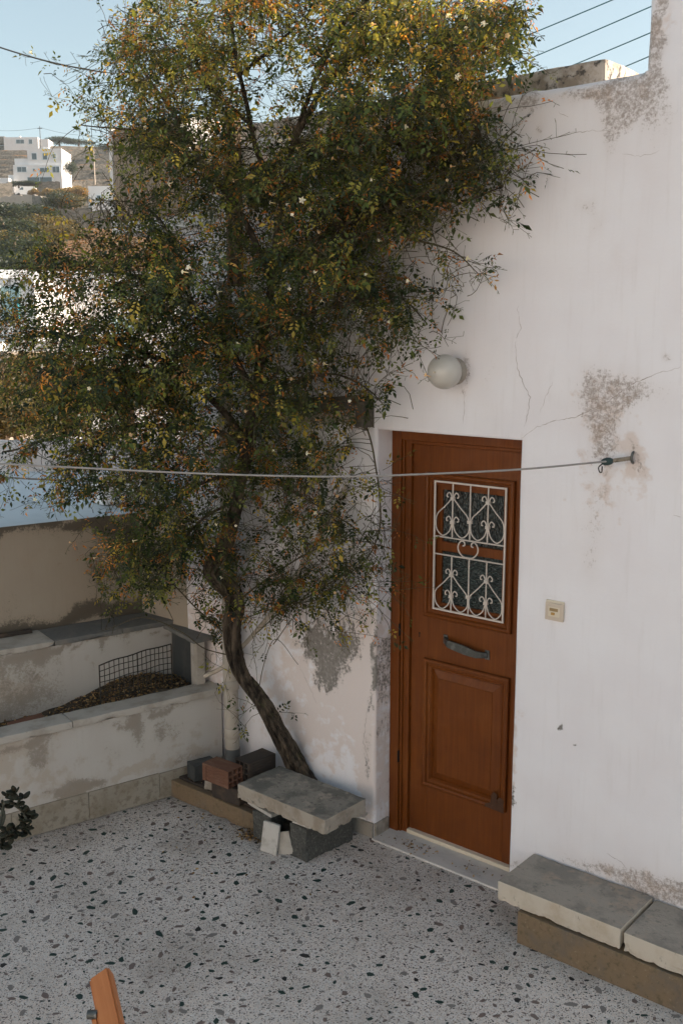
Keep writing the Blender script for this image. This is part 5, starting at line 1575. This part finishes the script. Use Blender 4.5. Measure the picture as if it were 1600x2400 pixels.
for (alg, sd, ln) in lay:
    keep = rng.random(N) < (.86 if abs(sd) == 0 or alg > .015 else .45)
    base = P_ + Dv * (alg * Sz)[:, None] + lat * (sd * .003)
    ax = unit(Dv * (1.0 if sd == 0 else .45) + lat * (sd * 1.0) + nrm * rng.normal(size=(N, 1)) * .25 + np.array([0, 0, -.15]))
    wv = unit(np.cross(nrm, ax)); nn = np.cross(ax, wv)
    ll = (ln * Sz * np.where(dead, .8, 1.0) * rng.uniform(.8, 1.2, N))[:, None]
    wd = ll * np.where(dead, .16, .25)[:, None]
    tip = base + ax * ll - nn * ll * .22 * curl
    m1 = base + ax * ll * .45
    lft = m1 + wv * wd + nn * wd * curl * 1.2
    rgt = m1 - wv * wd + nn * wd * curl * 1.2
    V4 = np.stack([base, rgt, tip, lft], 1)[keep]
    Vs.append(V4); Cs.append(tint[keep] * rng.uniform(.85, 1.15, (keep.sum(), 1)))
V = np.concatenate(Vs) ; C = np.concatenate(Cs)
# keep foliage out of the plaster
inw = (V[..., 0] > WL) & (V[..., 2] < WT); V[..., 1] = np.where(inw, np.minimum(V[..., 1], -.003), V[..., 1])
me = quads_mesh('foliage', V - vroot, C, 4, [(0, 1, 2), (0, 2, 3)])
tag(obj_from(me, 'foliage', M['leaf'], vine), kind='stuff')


# larger leaves on the open lower and right-hand shoots, one by one
def leaf_sprig(seed, pal_, fold, n=7):
    r_ = random.Random(seed); mb = MB()
    L_ = .060
    specs = [(L_, 0, .030)] + [(L_ * f, s_, .022 * r_.uniform(.85, 1.15)) for f in (.74, .46, .2) for s_ in (1, -1)]
    mb.tube([(0, 0, 0), (L_ * .5, 0, .004), (L_, 0, 0)], .0009, 3, False)
    for (a, sd, ln) in specs[:n]:
        an = 0 if sd == 0 else sd * r_.uniform(.8, 1.15)
        ux, uy = math.cos(an), math.sin(an); wx, wy = -uy, ux
        row = []
        for (f, w) in ((0, .02), (.25, .20), (.5, .27), (.8, .15), (1, .0)):
            cx, cy, cz = a + ux * ln * f, uy * ln * f, -.25 * ln * f * f * (1 + fold)
            row.append([(cx - wx * ln * w, cy - wy * ln * w, cz + fold * ln * w), (cx, cy, cz), (cx + wx * ln * w, cy + wy * ln * w, cz + fold * ln * w)])
        b = len(mb.v)
        for q in row: mb.v += q
        for k in range(4):
            for j in range(2): mb.f.append((b + 3 * k + j, b + 3 * k + 3 + j, b + 3 * k + 4 + j, b + 3 * k + 1 + j)); mb.sm.append(True)
    me = mb.mesh('leaf')
    ca = me.color_attributes.new('tint', 'FLOAT_COLOR', 'POINT')
    arr = np.ones((len(me.vertices), 4), np.float32); arr[:, :3] = pal_; ca.data.foreach_set('color', arr.ravel())
    me.materials.append(M['leaf'])
    return me


LM = [leaf_sprig(1, (.018, .034, .014), .25), leaf_sprig(2, (.026, .045, .015), .2), leaf_sprig(3, (.05, .065, .018), .3), leaf_sprig(4, (.12, .11, .025), .35), leaf_sprig(5, (.20, .085, .022), 1.0, 5), leaf_sprig(6, (.014, .028, .014), .15, 5)]
zone = [(700, 1230, 190, 170), (860, 1250, 80, 200), (680, 1400, 150, 70), (960, 720, 90, 90), (1100, 480, 110, 150), (870, 980, 60, 110), (420, 1320, 130, 80), (780, 1080, 110, 90), (140, 1090, 140, 60), (260, 1180, 100, 60), (500, 1480, 70, 60), (560, 1250, 110, 120)]
rl = random.Random(21)
cand = [i for i in range(N)]
pp = P_ - CAM; dep = pp @ cF; PX = CX + F * (pp @ RGT) / dep; PY = CY - F * (pp @ cU) / dep
picked = []
for (zx, zy, zrx, zry) in zone:
    idx = np.where(((PX - zx) / zrx) ** 2 + ((PY - zy) / zry) ** 2 < 1)[0]
    idx = idx[np.argsort(P_[idx, 1])][:max(40, len(idx) // 3)]
    picked += list(rng.permutation(idx)[:26])
for i in picked[:300]:
    d_ = Vector(Dv[i]); q = d_.to_track_quat('X', 'Z').to_euler()
    k = rl.choices(range(6), [.26, .24, .18, .08, .10, .14])[0]; s_ = rl.uniform(.85, 1.25)
    pt = P_[i].copy()
    if pt[0] > WL and pt[2] < WT: pt[1] = min(pt[1], -.035)
    obj_from(LM[k], 'leaf', None, vine, tuple(pt - vroot), (q.x + rl.uniform(-.6, .6), q.y, q.z), (s_, s_, s_))

# star flowers and spent blooms
def flower_mesh(seed, col, open_=1.0):
    r_ = random.Random(seed); mb = MB()
    mb.tube([(0, 0, -.020), (0, 0, 0)], [.0012, .0018], 4, False)
    for k in range(5):
        a = 2 * math.pi * k / 5 + r_.uniform(-.1, .1); c, s = math.cos(a), math.sin(a); L_ = .016 * r_.uniform(.85, 1.1)
        z = (1 - open_) * L_ * .9
        b = len(mb.v)
        mb.v += [(0, 0, 0), (c * L_ * .5 * open_ - s * .0045, s * L_ * .5 * open_ + c * .0045, z * .5 + .002), (c * L_ * open_, s * L_ * open_, z - .002), (c * L_ * .5 * open_ + s * .0045, s * L_ * .5 * open_ - c * .0045, z * .5 + .002)]
        mb.f.append((b, b + 3, b + 2, b + 1)); mb.sm.append(False)
    me = mb.mesh('flower')
    ca = me.color_attributes.new('tint', 'FLOAT_COLOR', 'POINT')
    arr = np.ones((len(me.vertices), 4), np.float32); arr[:, :3] = col; ca.data.foreach_set('color', arr.ravel())
    me.materials.append(M['leaf']); return me


FM = [flower_mesh(k, (.80, .80, .80), o) for k, o in enumerate((1, .9, .6))]; SP = [flower_mesh(9 + k, c, o) for k, (c, o) in enumerate([((.55, .42, .27), .5), ((.50, .33, .16), .35), ((.62, .50, .36), .6)])]
front = np.where((PX > 10) & (PX < 1220) & (PY > 20) & (PY < 1400))[0]
# choose those nearest the camera in their neighbourhood
key = {}
for i in front:
    k = (int(PX[i] // 22), int(PY[i] // 22))
    if k not in key or dep[i] < dep[key[k]]: key[k] = i
fr_ = list(key.values()); rl.shuffle(fr_)
for n_, i in enumerate(fr_[:250]):
    pt = P_[i] + np.array([rl.uniform(-.02, .02), -.03, rl.uniform(-.01, .03)])
    d_ = Vector((rl.uniform(-.6, .8), -1, rl.uniform(-.5, .6))); q = d_.to_track_quat('Z', 'Y').to_euler()
    fl_ = n_ < 85
    s_ = rl.uniform(.8, 1.2)
    obj_from(rl.choice(FM if fl_ else SP), 'flower' if fl_ else 'spent_bloom', None, vine, tuple(pt - vroot), (q.x, q.y, q.z), (s_, s_, s_))

# ------------------------------------------------------------------ fallen blossom and leaf litter
def litter(name, pts, size, label, cols):
    n = len(pts); c = np.array(pts); a = unit(rng.normal(size=(n, 3)) * [1, 1, .45]); b = unit(np.cross(a, rng.normal(size=(n, 3)) * [.4, .4, 1])); s = size * rng.uniform(.5, 1.4, (n, 1))
    V = np.stack([c - a * s, c + b * s * .55 , c + a * s, c - b * s * .55], 1); V[..., 2] = np.maximum(V[..., 2], c[:, 2:3] - .004)
    C = np.array(cols)[rng.integers(0, len(cols), n)] * rng.uniform(.6, 1.25, (n, 1))
    o0 = c.mean(0); o0[2] = c[:, 2].min()
    return tag(obj_from(quads_mesh(name, V - o0, C, 4, [(0, 1, 2, 3)]), name, M['leaf'], None, tuple(o0)), label, 'leaf litter', None, 'stuff')


LC = [(.30, .22, .12), (.40, .30, .17), (.20, .13, .07), (.12, .08, .05), (.06, .045, .03)]
pts = []
for _ in range(5200):
    a, o = rng.uniform(-1.6, .34), rng.uniform(.135, .47)
    if rng.random() > .25 + .75 * math.exp(-((a + .1) / .4) ** 2): continue
    pts.append(pf(a, o, soil_z(a, o) + rng.uniform(.004, .022)))
litter('leaf_litter', pts, .011, 'dry fallen blossom heaped on the planter soil', LC)
pts = [np.array([-.53, -.435, .005]) + rng.normal(size=3) * [.055, .028, 0] + [0, 0, abs(rng.normal()) * .010] for _ in range(330)]
litter('leaf_litter', pts, .008, 'little heap of dry blossom against the left concrete block', LC)
pts = [np.array([rng.choice([.16, .22, .30, .62]), .05, .014]) + rng.normal(size=3) * [.05, .03, 0] for _ in range(130)]
litter('leaf_litter', pts, .007, 'scattered dry petals on the marble threshold', LC)
pts = [fl(rng.normal(560, 160), 1900 + abs(rng.normal()) * 90, .003) for _ in range(70)]
pts = [p for p in pts if p[1] < -.42 and np.dot(p - PC, PM) < -.03]
litter('leaf_litter', pts, .009, 'few dry leaves blown over the terrazzo near the tree bed', LC)
pts = [np.array([rng.uniform(-1.2, -.35), rng.uniform(-.33, -.03), .108]) + [0, 0, rng.random() * .012] for _ in range(500)]
litter('leaf_litter', pts, .010, 'dry leaves on the earth of the tree bed', LC)

# ------------------------------------------------------------------ jade plant at the left edge
def jade_leaf():
    bm = bmesh.new(); bmesh.ops.create_icosphere(bm, subdivisions=2, radius=1)
    for v in bm.verts:
        x = (v.co.x + 1) / 2; w = .30 + .70 * math.sin(math.pi * min(1, x * .62 + .12)) ; v.co = Vector((x * .034, v.co.y * .0125 * w, v.co.z * .0045 + .004 * x * x))
    for f in bm.faces: f.smooth = True
    me = bpy.data.meshes.new('leaf'); bm.to_mesh(me); bm.free(); return me


M['jade'] = weathered('jade_leaf', (.012, .017, .010), [(30, (.030, .020, .012), .45, .65, .7, I3)], .6, None, .2)
M['jade_stem'] = weathered('jade_stem', (.05, .055, .042), [(30, (.09, .08, .06), .45, .65, .7, I3)], .8, (60, .3, .003))
JM = jade_leaf(); JM.materials.append(M['jade'])
jr = at(-230, 2150, 4.05); jr = np.array([jr[0], jr[1], 0])
jade = empty('jade_plant', tuple(jr), 'dark jade succulent reaching in at the left edge of the floor', 'plant')
JD = 4.05
jb = [[(-230, 2080), (-120, 2010), (-45, 1960), (-20, 1900), (10, 1882), (40, 1885)], [(10, 1882), (30, 1875), (36, 1860)], [(36, 1886), (52, 1900), (62, 1918)], [(-45, 1960), (-5, 1945), (10, 1920), (10, 1900)], [(-90, 1995), (10, 1960), (32, 1945)], [(32, 1945), (55, 1938)], [(-100, 2000), (0, 1975)], [(-5, 1945), (8, 1895), (8, 1886)]]
rj = random.Random(5)
for pts in jb:
    mb = MB(); S_ = spline([at(x, y, JD + .03 * rj.uniform(-1, 1)) for x, y in pts], 5); mb.tube(rel(S_, jr), list(np.linspace(.008, .0045, len(S_))), 7); mb.build('stem', M['jade_stem'], jade)
for (x, y) in [(36, 1858), (20, 1868), (55, 1872), (40, 1885), (62, 1905), (55, 1925), (70, 1915), (35, 1945), (20, 1950), (60, 1940), (65, 1950), (12, 1893), (-5, 1975), (5, 1982), (30, 1958), (-15, 1940)]:
    c = at(x, y, JD + rj.uniform(-.03, .03)); ax = Vector((rj.uniform(-1, 1), rj.uniform(-1, 1), rj.uniform(.0, 1.2))).normalized()
    a1 = ax.orthogonal().normalized(); a2 = ax.cross(a1)
    for k in range(5):
        d_ = (a1 * math.cos(k * 1.047 + rj.uniform(-.25, .25)) + a2 * math.sin(k * 1.047) + ax * rj.uniform(.1, .7)).normalized()
        e_ = d_.to_track_quat('X', 'Z').to_euler(); s_ = rj.uniform(.95, 1.25)
        obj_from(JM, 'leaf', None, jade, tuple(c - jr), (e_.x + rj.uniform(-.5, .5), e_.y, e_.z), (s_, s_, s_))
M['pot'] = weathered('terracotta_pot', (.30, .12, .06), [(12, (.40, .22, .14), .5, .7, .6, I3)], .85, (40, .3, .003))
b0 = at(-230, 2080, JD); bx_, by_ = b0[0] - jr[0], b0[1] - jr[1]
zt = b0[2] - .05
mb = MB(); mb.tube([(bx_, by_, .0), (bx_, by_, zt - .05), (bx_, by_, zt - .05), (bx_, by_, zt), (bx_, by_, zt - .02)], [.075, .11, .122, .125, .10], 24); mb.build('pot', M['pot'], jade)
mb = MB(); mb.tube([(bx_, by_, zt - .06), (bx_, by_, b0[2])], .012, 8); mb.build('stem', M['jade_stem'], jade)

# ------------------------------------------------------------------ orange folding chair at the lower edge
CDp = 2.85
c0, c1, c2 = at(237, 2285, CDp), at(262, 2400, CDp - .14), None
ch0 = np.array([c0[0], c0[1], 0.0])
chair = empty('wooden_chair', tuple(ch0), 'orange painted wooden chair, only its tilted back post in view', 'chair')
up_ = unit(c0 - c1); lenp = c0[2] / up_[2]
foot = c0 - up_ * lenp
xr = unit(np.cross(up_, FWD)); 
def post(top, name='back_post', w=.060, t=.044, ln=None):
    ln = ln or lenp
    bm = bmesh.new(); bmesh.ops.create_cube(bm, size=1); bmesh.ops.scale(bm, vec=(w, t, ln), verts=bm.verts)
    for v in bm.verts:
        if v.co.z > 0 : v.co.z -= .010 if v.co.x > 0 else .0
    bmesh.ops.bevel(bm, geom=bm.edges[:], offset=.006, segments=2, affect='EDGES')
    me = bpy.data.meshes.new(name); bm.to_mesh(me); bm.free()
    zc = Vector(up_); yc = Vector(unit(-FWD - up_ * np.dot(-FWD, up_))); xc = yc.cross(zc).normalized()
    yy = (yc * .82 - xc * .57).normalized(); xx = yy.cross(zc)
    m_ = Matrix((xx, yy, zc)).transposed().to_4x4()
    o = obj_from(me, name, M['chair_paint'], chair)
    o.matrix_local = Matrix.Translation(Vector(top - up_ * ln / 2 - ch0)) @ m_
    return o, np.array(xx), np.array(yy)
o, cxx, cyy = post(c0)
side = -cxx * 1.0
post(c0 - RGT * .06 - FWD * .42)
for k in range(4):
    a = c0 - up_ * (.20 + .085 * k) - FWD * .012; b = a - RGT * .06 - FWD * .40
    mb = MB(); mb.tube(rel([a, b], ch0), .016, 6, True, False); mb.build('back_slat', M['chair_paint'], chair)
# side bracket strip and bolt on the post
for (nm, d0, off_, r) in [('stay', .115, .036, .010)]:
    a = at(221, 2375, CDp - .10); b = a - up_ * .5
    mb = MB(); mb.tube(rel([a, b], ch0), [.011, .011], 6, True, False); mb.build('stay', M['chair_paint'], chair)
a = at(216, 2378, CDp - .12); mb = MB(); mb.tube(rel([a + RGT * .014, a - RGT * .012], ch0), .012, 8); mb.build('hinge_bolt', M['iron'], chair)
sz = foot[2] + .44
mc = c0 - up_ * (c0[2] - sz) / up_[2]
mb = MB(); m0 = mc - RGT * .02; 
vs = [m0, m0 - RGT * .06 - FWD * .40, m0 - RGT * .46 - FWD * .40, m0 - RGT * .40]
vs = rel(vs, ch0); mb.add([(*v[:2], sz) for v in vs] + [(*v[:2], sz - .025) for v in vs], [(0, 1, 2, 3), (7, 6, 5, 4)] + [(i, 4 + i, 4 + (i + 1) % 4, (i + 1) % 4) for i in range(4)]); mb.build('seat', M['chair_paint'], chair)
for v in (vs[2], vs[3]):
    mb = MB(); mb.box(v[0] - .018, v[0] + .018, v[1] - .018, v[1] + .018, 0, sz - .026); mb.build('leg', M['chair_paint'], chair)

# ------------------------------------------------------------------ thin sea haze over the whole place
hz = bpy.data.materials.new('sea_haze'); hz.use_nodes = True
hz.node_tree.nodes.clear()
ho = hz.node_tree.nodes.new('ShaderNodeOutputMaterial'); hv = hz.node_tree.nodes.new('ShaderNodeVolumePrincipled')
hv.inputs['Color'].default_value = (.80, .90, .95, 1); hv.inputs['Density'].default_value = .00025; hv.inputs['Anisotropy'].default_value = .1
hz.node_tree.links.new(hv.outputs[0], ho.inputs['Volume'])
mb = MB(); mb.box(-1000, 1000, -1000, 1000, -60, 100)
tag(mb.build('haze', hz), 'thin pale haze over the hillside', 'haze', None, 'stuff')
